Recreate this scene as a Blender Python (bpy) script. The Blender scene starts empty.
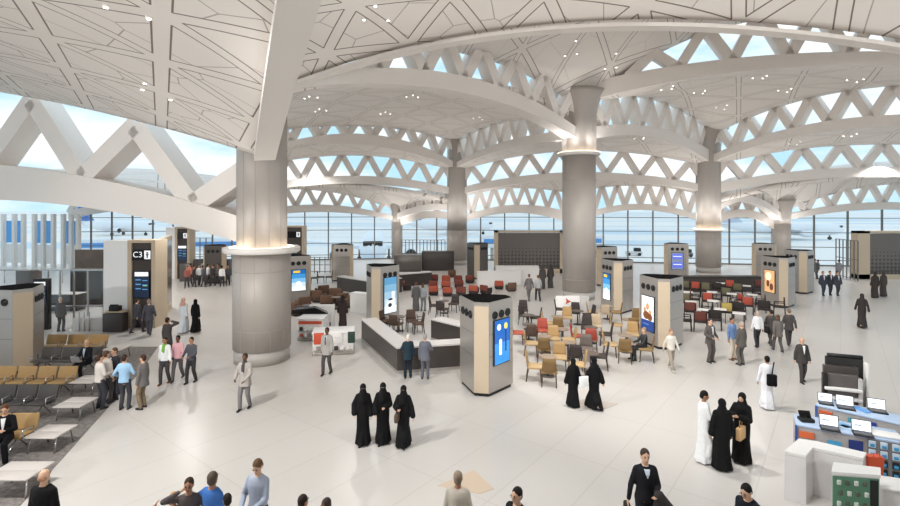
import bpy, bmesh, math, random
import numpy as np
from mathutils import Vector, Matrix, Quaternion
R = math.radians
random.seed(7)
scene = bpy.context.scene
col = scene.collection
F = 500.0          # focal length in pixels of a 900 wide frame
CH = 6.2           # the viewer stands on a gallery, eye 6.2 m above the hall floor
HY = 208.0         # horizon row
cam_d = bpy.data.cameras.new('camera'); cam = bpy.data.objects.new('camera', cam_d); col.objects.link(cam)
cam.location = (0, 0, CH); cam.rotation_euler = (R(90), 0, 0)
cam_d.sensor_width = 36; cam_d.lens = F / 900 * 36
cam_d.shift_y = -(253 - HY) / 900.0
cam_d.clip_end = 3000
scene.camera = cam
scene.view_settings.view_transform = 'Standard'; scene.view_settings.look = 'None'
scene.view_settings.exposure = 0.12; scene.view_settings.gamma = 1.0
scene.view_settings.use_curve_mapping = False

def fl(px, py, z=0.0):
    """place on the hall floor (or at height z) from a measurement in the photograph"""
    Y = F * (CH - z) / (py - HY)
    return Vector(((px - 450) * Y / F, Y, z))
def atY(px, py, Y):
    return Vector(((px - 450) * Y / F, Y, CH + (HY - py) * Y / F))

# ---------------------------------------------------------------- materials
def srgb(c):
    return tuple(((v / 255) / 12.92 if v / 255 <= 0.04045 else ((v / 255 + .055) / 1.055) ** 2.4) for v in c)
MATS = {}
def mat(name, rgb, rough=.6, metal=0.0, spec=.4, noise=0.0, nscale=8, emit=None, estr=0.0, coat=0.0):
    if name in MATS: return MATS[name]
    m = bpy.data.materials.new(name); m.use_nodes = True
    nt = m.node_tree; b = nt.nodes['Principled BSDF']
    c = srgb(rgb)
    b.inputs['Roughness'].default_value = rough; b.inputs['Metallic'].default_value = metal
    b.inputs['Specular IOR Level'].default_value = spec
    b.inputs['Coat Weight'].default_value = coat
    if noise:
        tc = nt.nodes.new('ShaderNodeTexCoord'); n = nt.nodes.new('ShaderNodeTexNoise')
        n.inputs['Scale'].default_value = nscale; n.inputs['Detail'].default_value = 3
        r = nt.nodes.new('ShaderNodeMapRange')
        r.inputs['From Min'].default_value = .3; r.inputs['From Max'].default_value = .7
        r.inputs['To Min'].default_value = 1 - noise; r.inputs['To Max'].default_value = 1 + noise
        h = nt.nodes.new('ShaderNodeVectorMath'); h.operation = 'SCALE'; h.inputs[0].default_value = c
        nt.links.new(tc.outputs['Object'], n.inputs['Vector']); nt.links.new(n.outputs['Fac'], r.inputs['Value'])
        nt.links.new(r.outputs[0], h.inputs['Scale']); nt.links.new(h.outputs[0], b.inputs['Base Color'])
    else:
        b.inputs['Base Color'].default_value = (*c, 1)
    if emit:
        b.inputs['Emission Color'].default_value = (*srgb(emit), 1); b.inputs['Emission Strength'].default_value = estr
    MATS[name] = m
    return m

# ---------------------------------------------------------------- mesh builder
class MB:
    def __init__(s): s.v = []; s.f = []; s.m = []; s.mi = 0; s.smooth = set()
    def add(s, vs, fs, smooth=False):
        o = len(s.v); s.v += [tuple(v) for v in vs]
        for f in fs:
            if smooth: s.smooth.add(len(s.f))
            s.f.append(tuple(i + o for i in f)); s.m.append(s.mi)
        return s
    def box(s, cx, cy, cz, sx, sy, sz, rz=0.0, taper=1.0, M=None):
        vs = []
        for dz in (-1, 1):
            k = taper if dz > 0 else 1.0
            for dx, dy in ((-1, -1), (1, -1), (1, 1), (-1, 1)):
                x, y = dx * sx / 2 * k, dy * sy / 2 * k
                c, q = math.cos(rz), math.sin(rz)
                vs.append(Vector((cx + x * c - y * q, cy + x * q + y * c, cz + dz * sz / 2)))
        if M is not None: vs = [M @ v for v in vs]
        return s.add(vs, [(3, 2, 1, 0), (4, 5, 6, 7), (0, 1, 5, 4), (1, 2, 6, 5), (2, 3, 7, 6), (3, 0, 4, 7)])
    def rbox(s, cx, cy, cz, sx, sy, sz, b=.02, rz=0.0, M=None):
        """box with bevelled edges"""
        bm = bmesh.new(); bmesh.ops.create_cube(bm, size=1)
        for v in bm.verts: v.co = Vector((v.co.x * sx, v.co.y * sy, v.co.z * sz))
        bmesh.ops.bevel(bm, geom=list(bm.edges), offset=min(b, sx * .45, sy * .45, sz * .45), segments=2, affect='EDGES', profile=.5)
        T = Matrix.Translation((cx, cy, cz)) @ Matrix.Rotation(rz, 4, 'Z')
        if M is not None: T = M @ T
        bm.verts.index_update()
        vs = [T @ v.co for v in bm.verts]; fs = [[v.index for v in f.verts] for f in bm.faces]; bm.free()
        return s.add(vs, fs, True)
    def prism(s, pts, z0, z1, cap=True):
        n = len(pts); a = sum(pts[i][0] * pts[(i + 1) % n][1] - pts[(i + 1) % n][0] * pts[i][1] for i in range(n))
        if a < 0: pts = pts[::-1]
        vs = [(p[0], p[1], z0) for p in pts] + [(p[0], p[1], z1) for p in pts]
        fs = [(i, (i + 1) % n, n + (i + 1) % n, n + i) for i in range(n)]
        if cap: fs += [tuple(range(n - 1, -1, -1)), tuple(range(n, 2 * n))]
        return s.add(vs, fs)
    def lathe(s, prof, cx=0, cy=0, n=32, smooth=True, sx=1, sy=1):
        vs = []; fs = []
        for r, z in prof:
            for i in range(n):
                a = 2 * math.pi * i / n; vs.append((cx + r * sx * math.cos(a), cy + r * sy * math.sin(a), z))
        for j in range(len(prof) - 1):
            for i in range(n):
                k = (i + 1) % n; fs.append((j * n + i, j * n + k, (j + 1) * n + k, (j + 1) * n + i))
        s.add(vs, fs, smooth)
        o = len(s.v) - len(vs)
        s.f.append(tuple(o + i for i in range(n - 1, -1, -1))); s.m.append(s.mi)
        s.f.append(tuple(o + (len(prof) - 1) * n + i for i in range(n))); s.m.append(s.mi)
        return s
    def tube(s, pts, r, n=6, cap=True):
        """round bar along points; r number or list"""
        pts = [Vector(p) for p in pts]; rs = r if isinstance(r, (list, tuple)) else [r] * len(pts)
        vs = []; fs = []; up0 = None
        for i, p in enumerate(pts):
            d = (pts[min(i + 1, len(pts) - 1)] - pts[max(i - 1, 0)]).normalized()
            if up0 is None:
                up0 = Vector((0, 0, 1)) if abs(d.z) < .9 else Vector((1, 0, 0))
            a = d.cross(up0).normalized(); b = a.cross(d).normalized(); up0 = b
            for k in range(n):
                t = 2 * math.pi * k / n; vs.append(p + (a * math.cos(t) + b * math.sin(t)) * rs[i])
        for j in range(len(pts) - 1):
            for k in range(n):
                q = (k + 1) % n; fs.append((j * n + k, j * n + q, (j + 1) * n + q, (j + 1) * n + k))
        if cap:
            fs.append(tuple(range(n - 1, -1, -1))); fs.append(tuple((len(pts) - 1) * n + k for k in range(n)))
        return s.add(vs, fs, n > 5)
    def bar(s, p0, p1, w, h, side=None):
        """rectangular bar from p0 to p1; w measured along 'side', h across"""
        p0 = Vector(p0); p1 = Vector(p1); d = (p1 - p0).normalized()
        if side is None:
            side = d.cross(Vector((0, 0, 1)));
            if side.length < 1e-4: side = Vector((1, 0, 0))
        side = (Vector(side) - d * Vector(side).dot(d)).normalized(); u = d.cross(side).normalized()
        vs = [];
        for p in (p0, p1):
            for a, b in ((-1, -1), (1, -1), (1, 1), (-1, 1)): vs.append(p + side * a * w / 2 + u * b * h / 2)
        return s.add(vs, [(3, 2, 1, 0), (4, 5, 6, 7), (0, 1, 5, 4), (1, 2, 6, 5), (2, 3, 7, 6), (3, 0, 4, 7)])
    def ell(s, c, r, M=None, n=12, m=8):
        vs = []; fs = []
        for j in range(1, m):
            t = math.pi * j / m
            for i in range(n):
                a = 2 * math.pi * i / n
                vs.append(Vector((r[0] * math.sin(t) * math.cos(a), r[1] * math.sin(t) * math.sin(a), r[2] * math.cos(t))))
        vs.append(Vector((0, 0, r[2]))); vs.append(Vector((0, 0, -r[2])))
        for j in range(m - 2):
            for i in range(n):
                k = (i + 1) % n; fs.append((j * n + i, (j + 1) * n + i, (j + 1) * n + k, j * n + k))
        T, B = (m - 1) * n, (m - 1) * n + 1
        for i in range(n):
            k = (i + 1) % n; fs.append((T, i, k)); fs.append((B, (m - 2) * n + k, (m - 2) * n + i))
        c = Vector(c)
        return s.add([(M @ v if M is not None else v) + c for v in vs], fs, True)
    def mesh(s, name, mats):
        me = bpy.data.meshes.new(name); me.from_pydata(s.v, [], s.f)
        for m in mats: me.materials.append(m)
        for i, p in enumerate(me.polygons):
            p.material_index = min(s.m[i], len(mats) - 1)
            p.use_smooth = i in s.smooth
        me.update(); return me
    def build(s, name, mats, parent=None, loc=None, rz=0.0):
        if not isinstance(mats, (list, tuple)): mats = [mats]
        o = bpy.data.objects.new(name, s.mesh(name, mats)); col.objects.link(o)
        if parent is not None: o.parent = parent
        if loc is not None: o.location = loc
        if rz: o.rotation_euler.z = rz
        return o
def tag(o, label=None, cat=None, group=None, kind=None):
    if label: o['label'] = label
    if cat: o['category'] = cat
    if group: o['group'] = group
    if kind: o['kind'] = kind
    return o
def empty(name, loc, rz=0.0, label=None, cat=None, group=None, kind=None):
    o = bpy.data.objects.new(name, None); col.objects.link(o); o.empty_display_size = .2
    o.location = loc; o.rotation_euler.z = rz
    return tag(o, label, cat, group, kind)
CH_OF = {}
def copy_tree(o, loc=None, rz=None, label=None, group=None, parent=None, top=True):
    c = o.copy(); col.objects.link(c)
    if not top: c.parent = parent
    for ch in o.children: copy_tree(ch, parent=c, top=False)
    if loc is not None: c.location = loc
    if rz is not None: c.rotation_euler.z = rz
    if label: c['label'] = label
    if group: c['group'] = group
    return c
# ================================================================ shell materials
def nt_math(nt, op, a, b=None, c=None):
    n = nt.nodes.new('ShaderNodeMath'); n.operation = op
    for i, v in enumerate((a, b, c)):
        if v is None: continue
        if isinstance(v, (int, float)): n.inputs[i].default_value = v
        else: nt.links.new(v, n.inputs[i])
    return n.outputs[0]
def shell_material(name, ang=30, cell=3.0, base=(238, 230, 223), line=(150, 139, 131), lw=.022, fine_k=.4, hw=.15):
    m = bpy.data.materials.new(name); m.use_nodes = True; nt = m.node_tree; b = nt.nodes['Principled BSDF']
    b.inputs['Roughness'].default_value = .75; b.inputs['Specular IOR Level'].default_value = .2
    tc = nt.nodes.new('ShaderNodeTexCoord'); mp = nt.nodes.new('ShaderNodeMapping')
    mp.inputs['Rotation'].default_value = (0, 0, R(ang)); nt.links.new(tc.outputs['Object'], mp.inputs['Vector'])
    sp = nt.nodes.new('ShaderNodeSeparateXYZ'); nt.links.new(mp.outputs[0], sp.inputs[0])
    X, Y = sp.outputs[0], sp.outputs[1]
    def M(op, a, b=None, c=None): return nt_math(nt, op, a, b, c)
    ds = []; us = []
    s = cell * math.sqrt(3) / 2
    for k in range(3):
        a = R(60 * k); u = M('ADD', M('MULTIPLY', X, math.cos(a)), M('MULTIPLY', Y, math.sin(a)))
        us.append(u)
        fr = M('FRACT', M('DIVIDE', u, s)); d = M('MULTIPLY', M('SUBTRACT', .5, M('ABSOLUTE', M('SUBTRACT', fr, .5))), s)
        ds.append(d)
    acc = None
    for k in range(3):
        ln = M('LESS_THAN', M('ABSOLUTE', M('SUBTRACT', ds[k], hw)), lw)
        for j in range(3):
            if j != k: ln = M('MULTIPLY', ln, M('GREATER_THAN', ds[j], hw))
        acc = ln if acc is None else M('MAXIMUM', acc, ln)
    # fine pinwheel joints inside each triangle
    vo = nt.nodes.new('ShaderNodeTexVoronoi'); vo.feature = 'DISTANCE_TO_EDGE'; vo.voronoi_dimensions = '2D'; vo.inputs['Scale'].default_value = 1.75 / cell; vo.inputs['Randomness'].default_value = .75
    nt.links.new(mp.outputs[0], vo.inputs['Vector'])
    fine = M('LESS_THAN', vo.outputs['Distance'], .010)
    for j in range(3): fine = M('MULTIPLY', fine, M('GREATER_THAN', ds[j], hw))
    fac = M('MAXIMUM', acc, M('MULTIPLY', fine, fine_k))
    mx = nt.nodes.new('ShaderNodeMix'); mx.data_type = 'RGBA'
    mx.inputs['A'].default_value = (*srgb(base), 1); mx.inputs['B'].default_value = (*srgb(line), 1)
    nt.links.new(fac, mx.inputs['Factor']); nt.links.new(mx.outputs['Result'], b.inputs['Base Color'])
    bu = nt.nodes.new('ShaderNodeBump'); bu.inputs['Strength'].default_value = .5; bu.inputs['Distance'].default_value = .05
    bu.invert = True
    nt.links.new(fac, bu.inputs['Height']); nt.links.new(bu.outputs[0], b.inputs['Normal'])
    return m
M_shell = shell_material('patterned ceiling panel', cell=4.2, fine_k=.2, line=(168, 158, 150))
M_shell0 = shell_material('patterned ceiling panel near', cell=3.1, fine_k=.6, hw=.2, line=(135, 122, 114))
M_beam = mat('white beam', (235, 227, 220), .6, spec=.25)
M_white = mat('white plaster', (226, 220, 214), .6, spec=.25)

# ================================================================ lattice of the hall (plan points)
c1 = Vector((-7.7, 20.5)); c2 = Vector((8.87, 34.4)); c3 = Vector((.77, 55.0)); c4 = Vector((25, 48.4)); c6 = Vector((35.85, 54.16))
cc = c3 - c4
PL = c1 + cc; PP = c1 - cc; PQ = c2 - cc; PR = c4 - cc
PM = c3 - (c2 - c1); PN3 = Vector((-21.0, 51.5))
def fac_pt(x):   # curtain wall line seen at column x of the photograph
    q = (x - 450) / F
    if x >= 397: Z = 60 / (1 + .163 * q)
    else: Z = 62.08 / (1 - .163 * q)
    return Vector((q * Z, Z))
fA, f5, f3, f2, f4 = fac_pt(232), fac_pt(397), fac_pt(457), fac_pt(579), fac_pt(704)
fL = fac_pt(70)
f6 = Vector((35.85, 54.16))

class Arch:
    def __init__(s, name, p0, p1, LB, LT, U, n=8, sym=.4, w=.9, diag=.62):
        s.name, s.p0, s.p1, s.n, s.w, s.dg = name, p0, p1, n, w, diag
        s.lb, s.lt, s.u = [s.fit(q, sym) for q in (LB, LT, U)]
    def tz(s, px, py):
        q = (px - 450) / F; d = s.p1 - s.p0
        t = (q * s.p0.y - s.p0.x) / (d.x - q * d.y)
        Z = s.p0.y + d.y * t
        return t, CH + (HY - py) * Z / F
    def fit(s, pts, sym):
        T = []; Zz = []; W = []
        for p in pts:
            t, z = s.tz(*p); T.append(t); Zz.append(z); W.append(1)
            T.append(1 - t); Zz.append(z); W.append(sym)
        return np.polyfit(T, Zz, 2, w=W)
    def z(s, which, t): return float(np.polyval(getattr(s, which), t))
    def pt(s, t, z): d = s.p1 - s.p0; return Vector((s.p0.x + d.x * t, s.p0.y + d.y * t, z))
A_ = Arch('A', c1, PL, [(0, 200), (44, 201), (100, 208), (175, 222), (236, 237)], [(0, 164), (75, 175), (150, 187), (235, 212)], [(0, 95), (60, 110), (110, 123), (160, 133), (200, 146), (228, 157)], w=1.3, diag=.85, sym=.03)
B_ = Arch('B', c1, c2, [(289, 90), (351, 84), (422, 87.6), (475, 98), (529, 119), (571, 139)], [(400, 69), (442, 75), (483, 85), (515, 97), (545, 110), (565, 125)], [(440, 38), (490, 50), (511, 61), (529, 73), (550, 86), (566, 96)], w=1.0)
S1_ = Arch('S1', c1, PP, [(289, 90), (340, 70), (382, 58), (440, 46), (500, 38), (560, 32), (651, 29), (722, 31), (811, 38), (900, 51)], [(289, 87), (382, 55), (500, 35), (651, 26), (722, 28), (811, 35), (900, 48)], [(289, 87), (382, 54), (500, 34), (651, 25), (722, 27), (811, 34), (900, 47)], sym=.1, w=.5)
C_ = Arch('C', c2, PQ, [(596, 100), (651, 87), (700, 78), (750, 72), (800, 69), (900, 69)], [(651, 72), (698, 63), (750, 58), (800, 55), (854, 56)], [(597, 95), (612, 83), (637, 65), (664, 47), (700, 33)], w=1.0)
D_ = Arch('D', c2, c4, [(596, 137), (633, 135.6), (669, 144), (704, 162)], [(596, 126), (644, 126.6), (680, 137), (704, 150)], [(596, 99), (651, 100), (687, 115), (700, 124)])
E_ = Arch('E', c4, PQ, [(717, 162), (758, 146), (811, 135.5), (900, 125)], [(720, 153), (779, 132), (829, 122), (889, 115)], [(717, 134), (740, 121), (772, 110), (800, 101), (836, 93), (900, 87)])
F_ = Arch('F', c4, PR, [(721, 192), (767, 184.5), (811, 180), (900, 177)], [(721, 183), (751, 176.7), (785, 172), (822, 169), (860, 168)], [(722, 162), (758, 154.5), (795, 149), (833, 146), (871, 145.5)])
G_ = Arch('G', c3, c4, [(464, 194), (507, 185.5), (551, 181), (600, 181), (644, 182), (673, 187), (698, 191)], [(467, 187), (493, 181), (522, 176), (551, 173), (600, 173), (649, 176), (698, 184)], [(469, 167), (500, 161), (531, 154), (558, 152), (600, 152), (644, 152.7), (662, 158), (693, 163)])
J_ = Arch('J', PM, c3, [(289, 144), (347, 144), (391, 150), (424, 158), (449, 167)], [(347, 133), (375, 137), (411, 143), (444, 158)], [(350, 118), (395, 121), (430, 130), (449, 137)])
K_ = Arch('K', c2, c3, [(464, 166), (490, 155), (510, 149), (560, 140)], [(466, 160), (490, 148), (510, 141), (560, 131)], [(470, 136), (490, 124), (510, 112), (560, 100)])
H_ = Arch('H', PN3, c3, [(289, 188), (324, 184), (369, 184), (413, 189), (447, 193)], [(289, 181), (315, 177), (347, 176), (375, 176.7), (404, 179), (435, 184)], [(289, 161), (309, 157), (360, 156), (391, 158), (413, 160), (444, 167)])
I_ = Arch('I', fA, f5, [(289, 214), (318, 212), (347, 212.7), (369, 215.5), (391, 220)], [(293, 205.5), (318, 204), (342, 206), (358, 208), (375, 211)], [(289, 188), (324, 188), (378, 195.5), (391, 199)], w=.7, diag=.55)
I0_ = Arch('I0', fL, fA, [(78, 217), (131, 209.5), (160, 209), (200, 213)], [(78, 209), (131, 201), (160, 200), (200, 205)], [(78, 196), (131, 185), (160, 184), (200, 189)], w=.7, diag=.55)
N_ = Arch('N', f5, f3, [(404, 225), (424, 219), (447, 218)], [(404, 218), (424, 212), (447, 211)], [(404, 200), (424, 195), (447, 194)], n=3, w=.7, diag=.5)
O_ = Arch('O', f3, f2, [(471, 220), (493, 214.4), (518, 213), (542, 215.5), (562, 221)], [(475, 212), (498, 206.7), (529, 204.5), (555, 208)], [(470, 192), (500, 188), (529, 185.5), (560, 190)], w=.7, diag=.5)
Q_ = Arch('Q', f2, f4, [(600, 214), (622, 211), (644, 210), (667, 212.7), (689, 218)], [(597, 209), (615, 206), (640, 203), (667, 207), (689, 212)], [(600, 186), (640, 184), (656, 186.7), (678, 190)], w=.7, diag=.5)
W_ = Arch('W', f4, f6, [(721, 221), (742, 217), (760, 222), (770, 227)], [(721, 213), (742, 209), (760, 214), (770, 219)], [(721, 197), (742, 194), (760, 199), (770, 203)], n=5, w=.7, diag=.5)
T_ = Arch('T', c4, c6, [(725, 203), (742, 201), (758, 207), (772, 216)], [(725, 198), (742, 196), (758, 200), (772, 209)], [(725, 182), (742, 180), (758, 184), (772, 194)])
V_ = Arch('V', f6, Vector((55, 51.0)), [(778, 221), (800, 218), (833, 213), (900, 209)], [(785, 215), (807, 210), (831, 206), (860, 203), (889, 201.6)], [(785, 199), (809, 191), (831, 187), (856, 184), (900, 182)], w=.7, diag=.5)
X_ = Arch('X', f5, c3, [(404, 218), (424, 212), (444, 208)], [(404, 212), (424, 206), (444, 202)], [(404, 199), (424, 192), (444, 190)], n=7)

def build_arch(a, label, t0=0.0, t1=1.0, apex=None, span=(0, 1), skip_diag=False):
    mid = a.pt(.5, 0); root = empty('roof_truss', (mid.x, mid.y, a.z('lb', .5)), 0, label, 'roof truss', None)
    d3 = Vector((a.p1.x - a.p0.x, a.p1.y - a.p0.y, 0)).normalized(); sd = Vector((-d3.y, d3.x, 0))
    off = Vector(root.location)
    mb = MB(); N = 36; vs = []; fs = []; mn = .12 if skip_diag else .35
    for i in range(N + 1):
        t = span[0] + (span[1] - span[0]) * i / N
        zb, zt = a.z('lb', t), a.z('lt', t)
        if zt < zb + mn: zt = zb + mn
        for s_, z in ((-1, zb), (1, zb), (1, zt), (-1, zt)): vs.append(a.pt(t, z) + sd * s_ * a.w / 2 - off)
    for i in range(N):
        for k in range(4):
            q = (k + 1) % 4; fs.append((i * 4 + k, i * 4 + q, i * 4 + 4 + q, i * 4 + 4 + k))
    fs += [(3, 2, 1, 0), (N * 4, N * 4 + 1, N * 4 + 2, N * 4 + 3)]
    mb.add(vs, fs, False); mb.build('bottom_chord', M_beam, root)
    if skip_diag: return root
    ap = apex or [(k + .5) / a.n for k in range(a.n)]
    step = (ap[1] - ap[0]) / 2
    for t in ap:
        for e in (-1, 1):
            tv = t + e * step
            if min(t, tv) < span[0] - .001 or max(t, tv) > span[1] + .001: continue
            if t0 > min(t, tv) or t1 < max(t, tv): continue
            zv = max(a.z('lt', tv), a.z('lb', tv) + .35) - .15; za = a.z('u', t) + .15
            if za < zv + .5: continue
            p = a.pt(tv, zv) - off; q = a.pt(t, za) - off
            m2 = MB(); m2.bar(p, q, a.w * .8, a.dg, sd); m2.build('diagonal_strut', M_beam, root)
    return root
build_arch(A_, 'nearest left truss arch with very wide white zigzag struts, springing from the nearest column', apex=[0, .24, .48, .72, .96])
build_arch(B_, 'large white arched truss between the nearest column and the ringed column right of centre')
build_arch(S1_, 'slim white arched rib edging the nearest patterned ceiling, sweeping over the whole right half', skip_diag=True)
build_arch(C_, 'upper right arched truss with large triangles of sky, rising from the ringed centre column')
build_arch(D_, 'foreshortened arched truss with tightly packed struts between the two right hand columns')
build_arch(E_, 'arched truss rising right from the right hand column, second below the slim rib')
build_arch(F_, 'lower of the two arched trusses that start rightward at the right hand column')
build_arch(G_, 'long shallow arched truss behind the ringed centre column, between centre and right columns')
build_arch(J_, 'arched truss dropping to the slender centre column from the upper left')
build_arch(K_, 'arched truss running back from the ringed column to the slender centre column')
build_arch(H_, 'arched truss left of the slender centre column with a row of even triangles')
build_arch(X_, 'small foreshortened truss between the farthest left column and the slender centre column')
build_arch(T_, 'dark foreshortened truss between the right hand column and the far right column')
build_arch(I_, 'truss along the top of the window wall left of the farthest column')
build_arch(I0_, 'truss along the top of the window wall at far left behind the nearest column')
build_arch(N_, 'short truss on the window wall between the farthest column and slender centre column')
build_arch(O_, 'truss on the window wall above the wide dark display wall at centre')
build_arch(Q_, 'truss on the window wall between the ringed column and the right hand column')
build_arch(W_, 'short truss on the window wall just left of the far right column')
build_arch(V_, 'truss on the window wall right of the far right column, above the tail fin')

# ---------------------------------------------------------------- shells
def E(a, which, rev=False, dz=0.0):
    """edge = (p0, p1, height function of t) read off a truss"""
    if rev: return (a.p1, a.p0, lambda t: a.z(which, 1 - t) + dz)
    return (a.p0, a.p1, lambda t: a.z(which, t) + dz)
def flat(p0, p1, z0, z1, rise): return (p0, p1, lambda t: z0 + (z1 - z0) * t + rise * 4 * t * (1 - t))
def shell_quad(eA, eB, eC, eD, bulge=0.0, name='ceiling', m=None, n=26, th=.35):
    """corners P0 -eA-> P1 ; P0 -eB-> P3 ; P1 -eC-> P2 ; P3 -eD-> P2 (Coons patch)"""
    P0, P1 = eA[0], eA[1]; P3, P2 = eD[0], eD[1]
    h00 = (eA[2](0) + eB[2](0)) / 2; h10 = (eA[2](1) + eC[2](0)) / 2; h01 = (eB[2](1) + eD[2](0)) / 2; h11 = (eC[2](1) + eD[2](1)) / 2
    vs = []; fs = []
    for j in range(n + 1):
        v = j / n
        for i in range(n + 1):
            u = i / n
            p = (P0 * (1 - u) + P1 * u) * (1 - v) + (P3 * (1 - u) + P2 * u) * v
            z = (1 - v) * eA[2](u) + v * eD[2](u) + (1 - u) * eB[2](v) + u * eC[2](v) - ((1 - u) * (1 - v) * h00 + u * (1 - v) * h10 + (1 - u) * v * h01 + u * v * h11)
            z += bulge * 16 * u * (1 - u) * v * (1 - v)
            vs.append((p.x, p.y, z))
    for j in range(n):
        for i in range(n):
            a = j * (n + 1) + i; fs.append((a, a + 1, a + n + 2, a + n + 1))
    return shell_obj(vs, fs, name, m, th)
def shell_tri(e0, e1, e2, bulge=0.0, name='ceiling', m=None, n=26, th=.35):
    """edges P0->P1, P1->P2, P2->P0"""
    P = [e0[0], e1[0], e2[0]]; Es = [e0, e1, e2]
    vs = []; fs = []; idx = {}
    for i in range(n + 1):
        for j in range(n + 1 - i):
            l = [1 - (i + j) / n, i / n, j / n]   # weights of P0, P1, P2
            p = P[0] * l[0] + P[1] * l[1] + P[2] * l[2]
            W = Z = 0
            for k in range(3):
                a, b, c = k, (k + 1) % 3, (k + 2) % 3
                s = l[a] + l[b]
                if s < 1e-6: continue
                w = 1 / (l[c] + .012) ** 1.5 * s ** 2; W += w; Z += w * Es[k][2](l[b] / s)
            z = Z / W + bulge * 27 * l[0] * l[1] * l[2]
            idx[i, j] = len(vs); vs.append((p.x, p.y, z))
    for i in range(n):
        for j in range(n - i):
            fs.append((idx[i, j], idx[i + 1, j], idx[i, j + 1]))
            if j < n - i - 1: fs.append((idx[i + 1, j], idx[i + 1, j + 1], idx[i, j + 1]))
    return shell_obj(vs, fs, name, m, th)
def shell_obj(vs, fs, name, m, th):
    mb = MB(); mb.add(vs, fs, True)
    o = mb.build(name, m or M_shell)
    md = o.modifiers.new('thickness', 'SOLIDIFY'); md.thickness = th; md.offset = 1 if o.data.polygons[0].normal.z > 0 else -1
    tag(o, kind='structure'); return o
# S2 : behind the slim rib
shell_quad(E(S1_, 'u'), E(B_, 'u'), flat(PP, PQ, 11, 11, 2), E(C_, 'u'), .3)
# S3
shell_quad(E(B_, 'lb'), flat(c1, PM, 10.4, 11, 1.5), E(K_, 'u'), E(J_, 'u'), -.6)
# S4
shell_tri(E(C_, 'lb'), E(E_, 'u', True), E(D_, 'u', True), .3)
# S5
shell_tri(E(D_, 'lb'), E(G_, 'u', True), E(K_, 'lb', True), .2)
# S6
shell_tri(E(E_, 'lb'), flat(PQ, PR, 11, 11, 1.5), E(F_, 'u', True), .2)
# S9
shell_tri(E(J_, 'lb'), E(H_, 'u', True), flat(PN3, PM, 9.5, 9.5, 2.5), .2)
# beyond G : to the window wall
def chain(pA, pB, parts):
    """one edge made of several trusses that lie end to end"""
    d = pB - pA; L = d.length
    segs = [((a.p0 - pA).length / L, (a.p1 - pA).length / L, a, w) for a, w in parts]
    def h(t):
        for s0, s1, a, w in segs:
            if t <= s1 + 1e-6: return a.z(w, max(0, min(1, (t - s0) / (s1 - s0))))
        return segs[-1][2].z(segs[-1][3], 1)
    return (pA, pB, h)
shell_quad(E(G_, 'lb'), flat(c3, f3, 7.6, 7, .6), flat(c4, f4, 7.6, 7.5, .6), chain(f3, f4, [(O_, 'u'), (Q_, 'u')]), .1)
shell_tri(flat(c3, f3, 7.6, 7, .6), E(N_, 'u', True), E(X_, 'u'), 0)
shell_tri(E(T_, 'u'), E(W_, 'u', True), flat(f4, c4, 7.5, 7.6, .6), 0)
PV = V_.p1
shell_quad(E(F_, 'lb'), E(T_, 'lb'), flat(PR, PV, 9, 8.5, 1), E(V_, 'u'), .1)
shell_quad(E(H_, 'lb'), flat(PN3, fA, 7.5, 8, .6), E(X_, 'lb', True), E(I_, 'u'), .1)
P7 = PM + cc
shell_quad(E(A_, 'lb'), flat(c1, PM, 6.0, 7.6, .8), flat(PL, P7, 6.4, 7.6, .8), flat(PM, P7, 7.6, 7.6, 1), 0)
shell_quad(flat(PM, P7, 7.6, 7.6, 1), flat(PM, fA, 7.6, 7.4, .5), flat(P7, fL, 7.6, 7.4, .5), E(I0_, 'u', True), 0)
# nearest shells
q0 = Vector((-7.0, 18.9))
shell_quad((q0, PL, lambda t: A_.z('u', t)), flat(q0, Vector((-2.45, 8.4)), 8.35, 10.1, .15), flat(PL, Vector((-24, 15)), A_.z('u', 1), 12.2, 0),
           flat(Vector((-2.45, 8.4)), Vector((-24, 15)), 10.1, 12.2, .1), 0, m=M_shell0)
shell_quad(E(S1_, 'lb'), flat(c1, Vector((-5.0, 13.8)), 11.1, 12.6, .3), flat(PP, Vector((20, 8.5)), 10.5, 12, .3),
           flat(Vector((-5.0, 13.8)), Vector((20, 8.5)), 12.6, 12.4, 1.2), 0, m=M_shell0)
# the plain white band that edges the nearest left shell
mb = MB(); vs = []; fs = []
a0, a1 = q0, Vector((-2.45, 8.4)); dd = (a1 - a0).normalized(); nn = Vector((dd.y, -dd.x))
for i in range(13):
    t = i / 12; p = a0 + (a1 - a0) * t; z = 8.35 + 1.75 * t + .6 * t * (1 - t)
    zb_ = z - .06 - .26 * (1 - t)
    for o_, zz in ((-.38, zb_), (.38, zb_ - .06), (.38, z + .3), (-.38, z + .62)):
        q = p + nn * o_; vs.append((q.x, q.y, zz))
for i in range(12):
    for k in range(4):
        q = (k + 1) % 4; fs.append((i * 4 + k, i * 4 + q, i * 4 + 4 + q, i * 4 + 4 + k))
fs += [(3, 2, 1, 0), (48, 49, 50, 51)]
mb.add(vs, fs); tag(mb.build('trim_1', M_white), kind='structure')
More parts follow.
